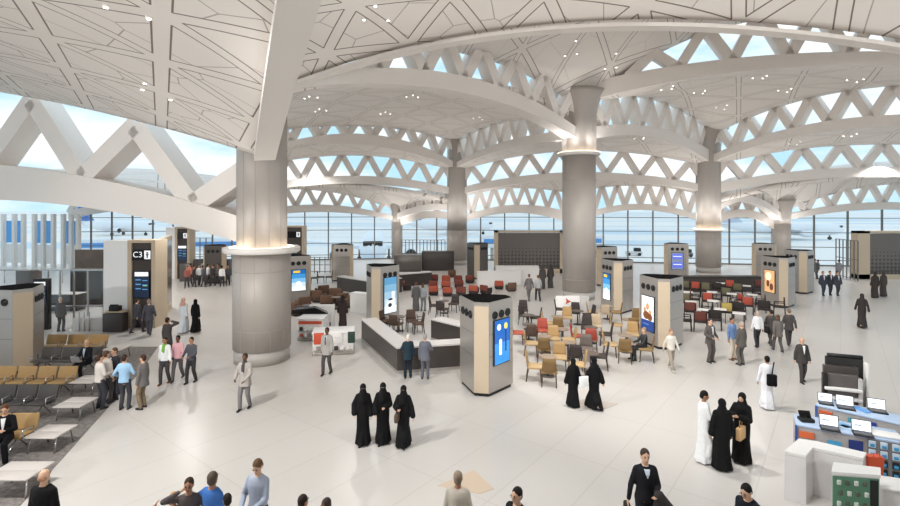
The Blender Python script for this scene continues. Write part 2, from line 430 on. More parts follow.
# ================================================================ floor
def floor_material():
    m = bpy.data.materials.new('polished stone floor'); m.use_nodes = True; nt = m.node_tree; b = nt.nodes['Principled BSDF']
    tc = nt.nodes.new('ShaderNodeTexCoord'); mp = nt.nodes.new('ShaderNodeMapping'); mp.inputs['Rotation'].default_value = (0, 0, R(-52))
    nt.links.new(tc.outputs['Object'], mp.inputs['Vector'])
    n = nt.nodes.new('ShaderNodeTexNoise'); n.inputs['Scale'].default_value = .12; n.inputs['Detail'].default_value = 2
    nt.links.new(mp.outputs[0], n.inputs['Vector'])
    br = nt.nodes.new('ShaderNodeTexBrick'); br.inputs['Scale'].default_value = .17; br.inputs['Mortar Size'].default_value = .0025
    br.inputs['Color1'].default_value = (*srgb((206, 201, 196)), 1); br.inputs['Color2'].default_value = (*srgb((203, 198, 192)), 1)
    br.inputs['Mortar'].default_value = (*srgb((194, 188, 183)), 1); br.offset = 0
    nt.links.new(mp.outputs[0], br.inputs['Vector'])
    mx = nt.nodes.new('ShaderNodeMix'); mx.data_type = 'RGBA'; mx.blend_type = 'MULTIPLY'
    cr = nt.nodes.new('ShaderNodeValToRGB'); cr.color_ramp.elements[0].position = .35; cr.color_ramp.elements[1].position = .65
    cr.color_ramp.elements[0].color = (.93, .925, .92, 1); cr.color_ramp.elements[1].color = (1, 1, 1, 1)
    nt.links.new(n.outputs['Fac'], cr.inputs[0]); nt.links.new(br.outputs['Color'], mx.inputs['A']); nt.links.new(cr.outputs[0], mx.inputs['B'])
    mx.inputs['Factor'].default_value = 1; nt.links.new(mx.outputs['Result'], b.inputs['Base Color'])
    b.inputs['Roughness'].default_value = .28; b.inputs['Specular IOR Level'].default_value = .35
    return m
def polyplate(name, pts, z0, z1, m, **k):
    mb = MB(); mb.prism([(p[0], p[1]) for p in pts], z0, z1); o = mb.build(name, m); return o
fpoly = [fac_pt(x) for x in (60, 232, 396)] + [fac_pt(x) for x in (397, 704)] + [f6, Vector((55, 51)), Vector((60, -3)), Vector((-45, -3)), Vector((-62, 50))]
tag(polyplate('floor', fpoly, -.4, 0, floor_material()), kind='structure')
# carpeted seating area on the left
def carpet_material():
    m = mat('grey carpet', (128, 122, 118), .95, spec=.05, noise=.28, nscale=9); return m
carp = [fl(158, 347), fl(140, 372), fl(20, 506), fl(-60, 590), fl(-300, 590), fl(-160, 347)]
o = polyplate('carpet', carp, 0, .012, carpet_material()); tag(o, 'mottled grey carpet area under the rows of waiting seats', 'carpet')
M_tan = mat('tan stone inlay', (206, 186, 164), .4)
o = polyplate('floor_inlay', [fl(437, 486), fl(474, 470), fl(494, 489), fl(480, 494)], 0, .006, M_tan); tag(o, 'tan diamond shaped stone inlay in the pale floor behind the man in a cream shirt', 'floor inlay')
o = polyplate('floor_inlay', [fl(572, 404), fl(585, 399), fl(618, 404), fl(600, 411)], 0, .006, mat('grey tan inlay', (190, 178, 168), .4)); tag(o, 'greyish tan diamond inlay in the floor under the two women in black robes', 'floor inlay')
o = polyplate('floor_inlay', [fl(324, 378), fl(344, 375.5), fl(352, 379), fl(328, 384)], 0, .006, mat('grey inlay', (198, 192, 188), .4)); tag(o, 'pale grey diamond inlay in the floor beyond the three veiled women', 'floor inlay')

# the hall goes on behind the viewer: its roof and rear wall
mb = MB(); mb.box(2, -8.5, 14.9, 100, 33, .4); tag(mb.build('ceiling', M_white), kind='structure')
mb = MB(); mb.box(2, -25, 7.3, 100, .4, 14.8); tag(mb.build('wall_back', M_white), kind='structure')
mb = MB(); mb.box(2, -14, -.2, 100, 22, .4); tag(mb.build('floor', bpy.data.materials['polished stone floor']), kind='structure')
# ================================================================ columns
M_col = mat('column cladding', (172, 164, 157), .45, metal=.1, spec=.4)
M_seam = mat('dark seam', (165, 158, 151), .7)
M_glow = mat('cove lamp', (255, 250, 240), emit=(255, 244, 228), estr=1.4)
def column(name_label, p, r_lo, r_up, z_led, z_top, r_led, plinth=True, cap=None, power=120, seams=12):
    root = empty('column', (p.x, p.y, 0), 0, name_label, 'column')
    mb = MB(); mb.lathe([(r_lo, .0 if not plinth else .55), (r_lo, z_led)], n=48); mb.build('lower_shaft', M_col, root)
    if plinth:
        mb = MB(); mb.lathe([(r_lo * .96, 0), (r_lo * .96, .55)], n=48); mb.build('plinth', mat('plinth stone', (176, 170, 164), .5), root)
    mb = MB()
    prof = [(r_up, z_led), (r_up, z_top - (2.0 if cap else 0))]
    if cap:
        for k in range(1, 9): t = k / 8; prof.append((r_up + (cap - r_up) * t ** 2.2, z_top - 2.0 + 2.0 * t))
    mb.lathe(prof, n=48); mb.build('upper_shaft', M_col, root)
    if r_led:
        mb = MB(); mb.lathe([(r_up, z_led - .03), (r_led - .06, z_led - .03), (r_led, z_led + .02), (r_led, z_led + .17), (r_led - .05, z_led + .2), (r_up, z_led + .2)], n=48)
        mb.build('ledge', M_white, root)
        mb = MB(); mb.lathe([(r_up + .18, z_led + .2), (r_up + .2, z_led + .215), (r_up + .28, z_led + .215), (r_up + .3, z_led + .2)], n=48); mb.build('uplight', M_glow, root)
    mb = MB()
    for k in range(seams):
        a = 2 * math.pi * k / seams + .1
        for r, z0, z1 in ((r_lo, .56, z_led - .04), (r_up, z_led + .22, z_top - (2.1 if cap else .05))):
            mb.box(r * math.cos(a), r * math.sin(a), (z0 + z1) / 2, .012, .016, z1 - z0, a)
    for z in (1.35, z_led * .83): mb.lathe([(r_lo + .004, z - .012), (r_lo + .008, z), (r_lo + .004, z + .012)], n=48)
    mb.build('panel_joints', M_seam, root)
    return root
column('nearest thick round column with pale ledge, at left of the hall', c1, 1.13, .98, 4.42, 11.2, 1.5)
column('big round column with a ledge high up, right of centre', c2, 1.12, 1.16, 9.8, 14.2, 1.42, cap=1.75)
column('slender round column at centre, behind the tall blue-screen kiosk', c3, 1.12, 1.08, 3.75, 14.4, None, cap=1.9)
column('round column with ledge right of centre, behind the right hand cafe tables', c4, 1.12, 1.1, 4.0, 13.8, 1.25, cap=1.8)
column('far grey round column at right, in front of the window wall', c6, .92, .92, 4.5, 7.1, None, cap=1.4, plinth=False)
column('farthest round column at the window wall, left of centre', f5, .66, .64, 4.5, 7.2, None, cap=1.4, plinth=False)

# ================================================================ window wall
def glass_material():
    m = bpy.data.materials.new('clear window glass'); m.use_nodes = True; nt = m.node_tree
    for n in list(nt.nodes): nt.nodes.remove(n)
    out = nt.nodes.new('ShaderNodeOutputMaterial'); t = nt.nodes.new('ShaderNodeBsdfTransparent'); g = nt.nodes.new('ShaderNodeBsdfGlossy')
    t.inputs[0].default_value = (.95, .98, 1, 1); g.inputs['Roughness'].default_value = .05
    mx = nt.nodes.new('ShaderNodeMixShader'); mx.inputs[0].default_value = .06
    nt.links.new(t.outputs[0], mx.inputs[1]); nt.links.new(g.outputs[0], mx.inputs[2]); nt.links.new(mx.outputs[0], out.inputs[0]); return m
M_glass = glass_material()
M_mull = mat('grey window frame', (120, 116, 112), .5, metal=.3)
wn = [0]
def window_wall(a, htop, n, lev=(5.12, 3.56, 2.0, .6)):
    """glazed bay under an arch; one pane sheet, posts and rails"""
    wn[0] += 1
    d = Vector((a.p1.x - a.p0.x, a.p1.y - a.p0.y)); L = d.length; ang = math.atan2(d.y, d.x)
    root = empty('window_%d' % wn[0], (a.p0.x, a.p0.y, 0), ang); tag(root, kind='structure')
    mb = MB(); N = 24; vs = []
    for i in range(N + 1):
        x = L * i / N; vs.append((x, 0, .05)); vs.append((x, 0, htop(i / N)))
    mb.add(vs, [(2 * i, 2 * i + 2, 2 * i + 3, 2 * i + 1) for i in range(N)]); mb.build('pane', M_glass, root)
    for i in range(n + 1):
        t = i / n; h = htop(t)
        if h < .5: continue
        m2 = MB(); m2.box(L * t, 0, h / 2, .13, .2, h); m2.build('mullion', M_mull, root)
    for z in lev:
        # rail only where glass is tall enough
        ts = [k / 60 for k in range(61) if htop(k / 60) > z]
        if len(ts) > 2:
            m3 = MB(); m3.box(L * (ts[0] + ts[-1]) / 2, 0, z, L * (ts[-1] - ts[0]), .1, .07); m3.build('transom', M_mull, root)
    m4 = MB(); m4.box(L / 2, 0, .06, L, .3, .12); m4.build('sill', M_mull, root)
    return root
for a, n in ((I0_, 8), (I_, 7), (N_, 3), (O_, 5), (Q_, 5), (W_, 3), (V_, 6)):
    window_wall(a, (lambda a: lambda t: max(.3, a.z('lb', t) + .1))(a), n)

# ================================================================ outside: apron and sky
def ground_material():
    m = bpy.data.materials.new('airfield ground'); m.use_nodes = True; nt = m.node_tree; b = nt.nodes['Principled BSDF']
    tc = nt.nodes.new('ShaderNodeTexCoord'); mp = nt.nodes.new('ShaderNodeMapping'); mp.inputs['Scale'].default_value = (.004, .02, 1)
    n = nt.nodes.new('ShaderNodeTexNoise'); n.inputs['Scale'].default_value = 1; n.inputs['Detail'].default_value = 4
    cr = nt.nodes.new('ShaderNodeValToRGB'); e = cr.color_ramp.elements
    e[0].position = .4; e[0].color = (*srgb((206, 220, 230)), 1); e[1].position = .5; e[1].color = (*srgb((244, 238, 232)), 1)
    nt.links.new(tc.outputs['Object'], mp.inputs['Vector']); nt.links.new(mp.outputs[0], n.inputs['Vector']); nt.links.new(n.outputs['Fac'], cr.inputs[0])
    nt.links.new(cr.outputs[0], b.inputs['Base Color']); b.inputs['Roughness'].default_value = .9
    return m
mb = MB(); mb.box(0, 900, -6.2, 3000, 1690, .4); tag(mb.build('apron', ground_material()), kind='structure')

w = bpy.data.worlds.new('sky'); scene.world = w; w.use_nodes = True; nt = w.node_tree
bg = nt.nodes['Background']; tc = nt.nodes.new('ShaderNodeTexCoord')
mp = nt.nodes.new('ShaderNodeMapping'); mp.inputs['Scale'].default_value = (1.2, 1.2, 3.5)
n = nt.nodes.new('ShaderNodeTexNoise'); n.inputs['Scale'].default_value = 2.6; n.inputs['Detail'].default_value = 6; n.inputs['Roughness'].default_value = .55
cr = nt.nodes.new('ShaderNodeValToRGB'); e = cr.color_ramp.elements
e[0].position = .42; e[0].color = (*srgb((180, 221, 244)), 1); e[1].position = .62; e[1].color = (1, 1, 1, 1)
nt.links.new(tc.outputs['Generated'], mp.inputs['Vector']); nt.links.new(mp.outputs[0], n.inputs['Vector']); nt.links.new(n.outputs['Fac'], cr.inputs[0])
nt.links.new(cr.outputs[0], bg.inputs['Color']); bg.inputs['Strength'].default_value = 1.12

# ================================================================ light
def spot(x, y, z, power, cone=150, rad=.12, aim=None, color=(1, .985, .96), blend=.6):
    d = bpy.data.lights.new('ceiling_downlight', 'SPOT'); d.energy = power; d.spot_size = R(cone); d.spot_blend = blend; d.shadow_soft_size = rad; d.color = color  # shared by the real downlights and the added fill spots
    o = bpy.data.objects.new('ceiling_downlight', d); col.objects.link(o); o.location = (x, y, z)
    if aim: o.rotation_euler = (Vector(aim) - Vector((x, y, z))).to_track_quat('-Z', 'Y').to_euler()
    return o
# added spots in place of sunlight, throwing the people's shadows to the right
spot(-8.6, 8.2, 10.0, 3200, 108, .1, aim=(-2, 13, 0)); spot(2.2, 7.8, 11.4, 2000, 110, .1, aim=(7, 12, 0)); spot(4.5, 15.5, 11.6, 3200, 120, .1, aim=(12, 22, 0)); spot(-18.5, 8.5, 9.0, 1400, 115, .1, aim=(-12, 16, 0)); spot(0, 22, 11.0, 1500, 125, .1, aim=(4, 26, 0)); spot(12, 27, 11.3, 1500, 125, .1, aim=(17, 32, 0))
# downlights under each shell
for x, y, z in ((-6, 32, 11.5), (-1, 44, 12), (9, 44, 12.5), (20, 33, 11.5), (30, 36, 12), (38, 44, 10), (14, 52, 9), (27, 50, 8.0), (-14, 50, 10.5), (-8, 54, 8.2),
                (-20, 34, 7.5), (-30, 40, 7.5), (-28, 50, 7.0), (36, 47, 7.4), (-14, 27, 7.2), (-24, 33, 7.2)):
    spot(x, y, z, 900)
M_lamp = mat('lamp glass', (255, 250, 240), emit=(255, 248, 236), estr=6)
dl_n = 0
def downlight_cluster(px, py, z_guess, where):
    """three small round downlights let into a shell at the place seen in the photograph"""
    global dl_n
    dg = bpy.context.evaluated_depsgraph_get()
    for k, (dx, dy) in enumerate(((-.4, .15), (.4, .35), (.1, -.55))):
        v = Vector(((px - 450) / F, 1, (HY - py) / F)).normalized(); e = Vector((0, 0, CH))
        ok, loc, nrm, idx, ob, mx = scene.ray_cast(dg, e, v)
        if not ok or not ob.name.startswith('ceiling'): return
        q = Vector((loc.x + dx, loc.y + dy, 0)); ok, l2, n2, idx, ob, mx = scene.ray_cast(dg, Vector((q.x, q.y, loc.z - 2.5)), Vector((0, 0, 1)))
        if not ok or not ob.name.startswith('ceiling'): continue
        root = empty('ceiling_downlight', (q.x, q.y, l2.z), 0, 'small round downlight in the %s' % where, 'downlight', 'downlights in the ceiling shells')
        m = MB(); rr = .052 + .0 * loc.y; m.lathe([(rr, -.035), (rr + .02, -.03), (rr + .02, .03)], n=12); m.build('trim_ring', M_white, root)
        m = MB(); m.lathe([(rr - .005, -.05), (rr - .005, -.03)], n=12); m.build('lamp', M_lamp, root)
bpy.context.view_layer.update()
for px, py, w in ((120, 5, 'nearest left ceiling shell near the top edge'), (152, 90, 'nearest left ceiling shell above the zigzag struts'), (375, 15, 'nearest right ceiling shell'), (572, 50, 'shell above the ringed column'), (612, 63, 'shell above the ringed column, lower'),
                  (310, 97, 'shell left of the large arched truss'), (320, 110, 'shell left of the large arched truss, middle'), (385, 113, 'shell below the large arched truss'), (412, 96, 'shell below the large arched truss, upper'), (478, 118, 'shell below the large arched truss, right end'),
                  (668, 88, 'shell below the upper right truss, left'), (700, 92, 'shell below the upper right truss'), (722, 107, 'shell below the upper right truss, lower'), (760, 77, 'shell below the upper right truss, centre'), (785, 90, 'shell below the upper right truss, middle'), (855, 80, 'shell below the upper right truss, right'),
                  (640, 138, 'shell left of the right hand column'), (500, 152, 'shell behind the ringed column, left'), (795, 143, 'shell right of the right hand column'), (850, 135, 'shell right of the right hand column, far right'), (15, 208, 'far left shell under the wide struts')):
    downlight_cluster(px, py, 0, w)
def up(p, z, power, r=1.6):
    for k in range(6):
        a = R(60 * k - 60)
        d = bpy.data.lights.new('uplight_or_fill', 'SPOT'); d.energy = power; d.spot_size = R(165); d.spot_blend = .8; d.shadow_soft_size = .35; d.color = (1, .98, .955)
        o = bpy.data.objects.new('uplight_or_fill', d); col.objects.link(o); o.location = (p.x + r * math.cos(a), p.y + r * math.sin(a), z); o.rotation_euler = (math.pi, 0, 0)
# added fill spots out of view beside and behind the viewer, brightening nearest shells
for x, y, z, pw, aim in ((-16, -4, 7.5, 4800, (-11, 18, 13)), (-5, -4, 8, 2400, (-5, 16, 13)), (6, -4, 8, 2100, (6, 18, 14)), (17, -4, 8, 2600, (14, 15, 13)), (24, 4, 8, 1500, (20, 20, 13))):
    spot(x, y, z, pw, 100, .3, aim=aim)
up(c1, 4.9, 30, 1.7); up(c2, 10.2, 75, 1.8); up(c3, 4.0, 170, 2.9); up(c4, 4.5, 150, 2.3); up(c6, 4.2, 90, 1.8); up(f5, 4.0, 70, 1.5)  # columns without a ledge get added uplights as ceiling fill
# ================================================================ people
JOBS = []      # (object, [primitive MBs remeshed], extras added after)
def vox(name, mb, mats, parent, size=.022, smooth=2, extra=None):
    """one continuous surface grown over the given volumes"""
    o = mb.build(name, mats, parent)
    md = o.modifiers.new('r', 'REMESH'); md.mode = 'VOXEL'; md.voxel_size = size; md.use_smooth_shade = True
    if smooth:
        s = o.modifiers.new('s', 'SMOOTH'); s.factor = .5; s.iterations = smooth
    JOBS.append((o, extra)); return o
def finish_jobs():
    bpy.context.view_layer.update()
    dg = bpy.context.evaluated_depsgraph_get()
    out = []
    for o, ex in JOBS: out.append(bpy.data.meshes.new_from_object(o.evaluated_get(dg)))
    for (o, ex), me in zip(JOBS, out):
        mats = list(o.data.materials); o.modifiers.clear()
        bm = bmesh.new(); bm.from_mesh(me)
        for f in bm.faces: f.material_index = 0; f.smooth = True
        if ex is not None:
            base = len(bm.verts); vv = [bm.verts.new(v) for v in ex.v]
            for f, mi in zip(ex.f, ex.m):
                try:
                    nf = bm.faces.new([vv[i] for i in f]); nf.material_index = mi; nf.smooth = True
                except ValueError: pass
        m2 = bpy.data.meshes.new(o.name); bm.to_mesh(m2); bm.free()
        for m in mats: m2.materials.append(m)
        o.data = m2
    JOBS.clear()
def ik(a, b, l1, l2, pole):
    a = Vector(a); b = Vector(b); d = b - a; L = min(d.length, (l1 + l2) * .995); d.normalize(); b = a + d * L
    x = (l1 * l1 - l2 * l2 + L * L) / (2 * L); h = math.sqrt(max(l1 * l1 - x * x, 0))
    p = Vector(pole); p = (p - d * p.dot(d)).normalized()
    return a + d * x + p * h, b
def cap(mb, p0, p1, r0, r1, n=10):
    """tapered limb with round ends"""
    p0 = Vector(p0); p1 = Vector(p1); d = p1 - p0; L = d.length; u = d / L
    pts = [p0 - u * r0 * .8, p0 - u * r0 * .45, p0, p0 + d * .33, p0 + d * .66, p1, p1 + u * r1 * .45, p1 + u * r1 * .8]
    rs = [r0 * .5, r0 * .87, r0, r0 * .66 + r1 * .34, r0 * .34 + r1 * .66, r1, r1 * .87, r1 * .5]
    mb.tube(pts, rs, n)
def loft(mb, rings, n=20, fold=0.0, k=9, ph=0.0):
    vs = []; fs = []
    for (cx, cy, z, rx, ry, *f) in rings:
        amp = f[0] if f else 0
        for i in range(n):
            a = 2 * math.pi * i / n; q = 1 + amp * math.sin(k * a + ph)
            vs.append((cx + rx * math.cos(a) * q, cy + ry * math.sin(a) * q, z))
    for j in range(len(rings) - 1):
        for i in range(n):
            q = (i + 1) % n; fs.append((j * n + i, j * n + q, (j + 1) * n + q, (j + 1) * n + i))
    up = rings[-1][2] > rings[0][2]
    fs.append(tuple(range(n - 1, -1, -1))); fs.append(tuple((len(rings) - 1) * n + i for i in range(n)))
    mb.add(vs, fs, True)
SKINS = {'light': (214, 170, 142), 'mid': (178, 130, 100), 'dark': (112, 78, 60)}
M_eye = mat('dark eye', (40, 30, 26), .3)
M_shoe = mat('black shoe leather', (30, 28, 27), .35)
M_abaya = mat('black robe cloth', (24, 23, 24), .8, spec=.15)
def cloth(rgb): return mat('cloth %d %d %d' % rgb, rgb, .85, spec=.15, noise=.05, nscale=18)
def person(px, py, face, label, top=None, bottom=None, hair=(40, 32, 28), skin='mid', h=1.75, pose='stand', coat=False, shirt=None, tie=None,
           robe=None, hijab=None, niqab=False, ghutra=None, bald=False, hands=None, look=0.0, nod=0.0, shoes=None, floor_at=None, q=.022, seat=None, lean=0.0, group=None,
           long_hair=False, skirt=None, feet=None, glasses=False, scarf=None):
    """face: heading in degrees, 0 = towards the viewer, 90 = towards the right of the picture, 180 = away"""
    loc = Vector(floor_at) if floor_at is not None else fl(px, py)
    K = h / 1.75
    # local frame faces -Y
    root = empty('person', loc, R(face), label, 'person', group); root.scale = (K, K, K)
    m_skin = mat('skin ' + skin, SKINS[skin], .5, spec=.3)
    hp = .93; sh = 1.395; side = .16
    if pose == 'sit': hp = .52
    dz = hp - .93
    ln = Vector((0, -math.sin(R(lean)), math.cos(R(lean)))); hip = Vector((0, 0, hp))
    def T(x, y, z):     # torso point (z measured for a standing body), tilted by lean about the hips
        v = Vector((x, y, z + dz)) - hip; c, s_ = math.cos(R(lean)), math.sin(R(lean))
        return Vector((v.x, v.y * c - v.z * s_, v.y * s_ + v.z * c)) + hip
    # feet
    if feet is None:
        feet = {'stand': [(-.11, -.02, .08), (.11, .0, .08)], 'walk': [(-.09, -.27, .08), (.09, .27, .13)], 'walk2': [(-.09, .24, .13), (.09, -.27, .08)],
                'sit': [(-.13, -.46, .08), (.13, -.42, .08)], 'step': [(-.1, -.14, .08), (.1, .13, .09)]}[pose]
    hd = {'stand': [(-.24, -.04, .83), (.24, -.04, .83)], 'walk': [(-.25, .17, .86), (.25, -.2, .88)], 'walk2': [(-.25, -.2, .88), (.25, .17, .86)],
          'sit': [(-.16, -.38, .68), (.16, -.38, .68)], 'step': [(-.24, .06, .83), (.24, -.1, .84)]}[pose]
    hd = [Vector(v) for v in hd]
    if hands:
        for i in (0, 1):
            if hands[i] is not None: hd[i] = Vector(hands[i])
    hips = [Vector((-.09, 0, hp)), Vector((.09, 0, hp))]; sho = [T(-side, 0, sh), T(side, 0, sh)]
    legs = []; arms = []
    for i in (0, 1):
        kn, an = ik(hips[i], feet[i], .445, .425, (0, -1, .15 if pose != 'sit' else 1)); legs.append((hips[i], kn, an))
        sx = -1 if i == 0 else 1
        el, wr = ik(sho[i], hd[i], .285, .265, (sx * .6, .8, -.5) if hd[i].z < 1.4 else (sx, -.3, -.35)); arms.append((sho[i], el, wr))
    hc = T(0, -.01, 1.625); Mh = Matrix.Rotation(R(look), 3, 'Z') @ Matrix.Rotation(R(nod + lean * .6), 3, 'X')
    def H(x, y, z): return hc + Mh @ Vector((x, y, z))
    body = MB(); ex = MB()
    # head
    body.ell(H(0, .005, .015), (.076, .095, .105), Mh); body.ell(H(0, -.028, -.05), (.055, .062, .065), Mh)
    body.ell(H(0, -.1, -.01), (.014, .022, .022), Mh); body.ell(H(0, -.088, -.05), (.026, .014, .012), Mh)
    for sx in (-1, 1): body.ell(H(sx * .078, .012, -.005), (.012, .02, .032), Mh)
    cap(body, T(0, .01, 1.44), T(0, 0, 1.56), .058, .052)
    if not niqab:
        for sx in (-1, 1):
            ex.mi = 1; ex.ell(H(sx * .03, -.086, .012), (.014, .008, .008), Mh, 8, 6); ex.ell(H(sx * .03, -.09, .034), (.02, .006, .005), Mh, 6, 4)
        ex.ell(H(0, -.1, -.052), (.022, .006, .004), Mh, 6, 4)
    if glasses:
        for sx in (-1, 1): ex.mi = 1; ex.tube([H(sx * .033 + .024 * math.cos(a), -.103, .01 + .018 * math.sin(a)) for a in [2 * math.pi * k / 8 for k in range(9)]], .003, 4)
    # trunk
    torso = [T(0, 0, z) for z in (.93, 1.05, 1.2, 1.34, 1.42, 1.47)]; rr = [(.155, .11), (.135, .1), (.15, .11), (.165, .115), (.15, .1), (.08, .07)]
    def trunk(mb, g=0.0, z0=.86, flare=0.0):
        Q = [(.0, z0, .16 + flare, .12 + flare)] + [(0, z, a, b) for z, (a, b) in zip((.97, 1.08, 1.2, 1.34, 1.42, 1.475), [(.158, .12), (.14, .108), (.155, .115), (.175, .12), (.15, .1), (.07, .068)])]
        vs = []; fs = []; n = 16
        for (_, z, a, b) in Q:
            for i in range(n):
                t = 2 * math.pi * i / n; vs.append(T((a + g) * math.cos(t), (b + g) * math.sin(t), z))
        for j in range(len(Q) - 1):
            for i in range(n):
                k = (i + 1) % n; fs.append((j * n + i, j * n + k, (j + 1) * n + k, (j + 1) * n + i))
        fs.append(tuple(range(n - 1, -1, -1))); fs.append(tuple((len(Q) - 1) * n + i for i in range(n)))
        mb.add(vs, fs, True)
    trunk(body)
    body.ell((0, .01, hp - .02), (.15, .115, .12))
    for hipj, kn, an in legs:
        cap(body, hipj, kn, .078, .052); cap(body, kn, an, .052, .036)
        f = Vector((0, -1, 0)); cap(body, an + Vector((0, .03, -.045)), an + f * .13 + Vector((0, 0, -.055)), .035, .026)
    for i, (s0, el, wr) in enumerate(arms):
        cap(body, s0, el, .046, .038); cap(body, el, wr, .038, .025)
        d = (wr - el).normalized(); up = d.cross(Vector((0, 1, 0)));
        up = up.normalized() if up.length > .05 else Vector((1, 0, 0)); side_v = d.cross(up).normalized()
        pm = wr + d * .045
        Mp = Matrix((up, side_v, d)).transposed(); body.ell(pm, (.018, .036, .048), Mp)
        # five fingers, bent, of different length; the thumb leaves the side of the palm
        inn = up * (1 if up.x * (1 if i == 0 else -1) > 0 else -1)
        for k, (o_, L) in enumerate(((-.026, .052), (-.009, .062), (.009, .058), (.025, .045))):
            b = pm + d * .03 + side_v * o_; m_ = b + d * L * .55 + inn * .006; t_ = m_ + d * L * .35 + inn * .024
            ex.mi = 0; ex.tube([b, m_, t_], [.0095, .009, .007], 5)
        b = pm - side_v * .03 - d * .01; ex.tube([b, b - side_v * .022 + d * .03, b - side_v * .02 + d * .055 + inn * .012], [.011, .01, .008], 5)
    vox('body', body, [m_skin, M_eye], root, q, 1, ex)
    # shoes
    ms = cloth(shoes) if shoes else M_shoe
    for hipj, kn, an in legs:
        mb = MB(); cap(mb, an + Vector((0, .035, -.04)), an + Vector((0, -.15, -.05)), .046, .036); mb.ell(an + Vector((0, -.06, -.045)), (.045, .1, .032)); mb.box(an.x, an.y - .05, an.z - .072, .08, .25, .016)
        vox('shoe', mb, ms, root, q, 1)
    if robe is not None:
        mb = MB(); mm = M_abaya if robe == 'black' else cloth(robe)
        fx = (feet[0][1] + feet[1][1]) / 2; w = .21 + abs(feet[0][1] - feet[1][1]) * .28; ph = random.random() * 6
        black = robe == 'black'; e = .018 if black else .004
        loft(mb, [(0, fx * .5, .04, .2 + e * 1.8, w + e), (0, fx * .4, .3, .18 + e * 1.3, w * .82 + e), (0, 0, .6, .16 + e, .14 + e), (0, 0, .93, .175 + e, .14 + e), (0, 0, 1.1, .16 + e, .13 + e * .5)][0:5] +
             [(*T(0, 0, z).xy, T(0, 0, z).z, a + e * .4, b + e * .3) for z, a, b in ((1.25, .17, .135), (1.36, .178, .13), (1.43, .15, .108), (1.49, .08, .08))], 32)
        vs = mb.v
        for i_, v in enumerate(vs):   # hanging folds deepen towards the hem
            g = max(0, (1.0 - v[2])) * .09; a = math.atan2(v[1], v[0]); s_ = 1 + g * math.sin(7 * a + ph) + g * .5 * math.sin(13 * a + ph * 2)
            vs[i_] = (v[0] * s_, v[1] * s_, v[2])
        for s0, el, wr in arms:
            w2 = .085 if black else .058
            cap(mb, s0, el, .064, w2 * .95); cap(mb, T(0, 0, 1.44), s0 + Vector((0, 0, .02)), .066, .06); cap(mb, el, wr - (wr - el) * .06, w2 * .9, w2)
        for hipj, kn, an in legs: cap(mb, hipj, kn, .1, .09); cap(mb, kn, kn * .25 + an * .75 + Vector((0, 0, .05)), .09, .11)
        vox('robe', mb, mm, root, q, 1)
    else:
        tc = cloth(top) if top else cloth((120, 120, 120))
        mb = MB(); trunk(mb, .022 if coat else .012, .74 if coat else .88, .03 if coat else .01)
        if pose == 'sit' and coat: mb = MB(); trunk(mb, .022, .9, .01)
        for s0, el, wr in arms:
            g = .012 if coat else .004
            cap(mb, s0, el, .05 + g, .047 + g); cap(mb, T(0, 0, 1.44), s0 + Vector((0, 0, .02)), .06, .045 + g * .5); cap(mb, el, wr - (wr - el) * .05, .048 + g, .036 + g)
        extra = MB()
        if coat:   # shirt triangle, tie and lapels
            pass
        vox('jacket' if coat else 'shirt', mb, tc, root, q, 1)
        if shirt:
            m3 = MB(); zl = 1.12 if coat else 1.3; P = [T(-.048, -.118, 1.44), T(.048, -.118, 1.44), T(.03, -.155, (1.44 + zl) / 2), T(0, -.158, zl), T(-.03, -.155, (1.44 + zl) / 2)]
            Bk = [p + Vector((0, .05, 0)) for p in P]
            m3.add(P + Bk, [(0, 4, 3, 2, 1), (5, 6, 7, 8, 9)] + [(i, (i + 1) % 5, 5 + (i + 1) % 5, 5 + i) for i in range(5)]); m3.build('shirt_front', cloth(shirt), root)
            m3 = MB(); loft(m3, [(*T(0, .0, 1.42).xy, T(0, 0, 1.42).z, .088, .088), (*T(0, .0, 1.475).xy, T(0, 0, 1.475).z, .072, .072)], 14); m3.build('collar', cloth(shirt), root)
        if tie:
            m3 = MB(); m3.bar(T(0, -.14, 1.43), T(0, -.168, 1.14), .04, .012, (1, 0, 0)); m3.build('tie', cloth(tie), root)
        bc = cloth(bottom or (50, 50, 54))
        mb = MB(); loft(mb, [(0, 0, hp - .1, .15, .115), (0, 0, hp, .165, .125), (0, 0, hp + .1, .15, .115)], 16)
        for hipj, kn, an in legs:
            cap(mb, hipj, kn, .096, .074); cap(mb, kn, an + Vector((0, 0, .0)), .072, .062)
        vox('trousers', mb, bc, root, q, 1)
    # head covering
    if hijab:
        mb = MB(); mh = M_abaya if hijab == 'black' else cloth(hijab)
        mb.ell(H(0, .016, .022), (.096, .108, .118), Mh)
        loft(mb, [(*T(0, .0, 1.3).xy, T(0, 0, 1.3).z, .165, .135), (*T(0, .01, 1.42).xy, T(0, 0, 1.4).z, .155, .12), (*T(0, .01, 1.5).xy, T(0, 0, 1.5).z, .11, .105), (*H(0, .03, -.06).xy, H(0, 0, -.06).z, .09, .085)], 18)
        if niqab: mb.ell(H(0, -.03, -.015), (.086, .086, .09), Mh); mb.add(*_veil(H, T))
        o = vox('headscarf', mb, mh, root, q * .8, 1)
        if niqab:
            m2 = MB(); m2.ell(H(0, -.08, .02), (.05, .046, .014), Mh, 12, 6); m2.mi = 1
            for sx in (-1, 1): m2.ell(H(sx * .024, -.12, .02), (.012, .008, .008), Mh, 8, 6)
            m2.build('eye_opening', [m_skin, M_eye], root)
        else:
            m2 = MB(); m2.ell(H(0, -.064, -.02), (.054, .05, .072), Mh, 14, 10); m2.mi = 1
            for sx in (-1, 1): m2.ell(H(sx * .025, -.108, .0), (.011, .006, .006), Mh, 8, 6)
            m2.build('face_opening', [m_skin, M_eye], root)
    elif ghutra:
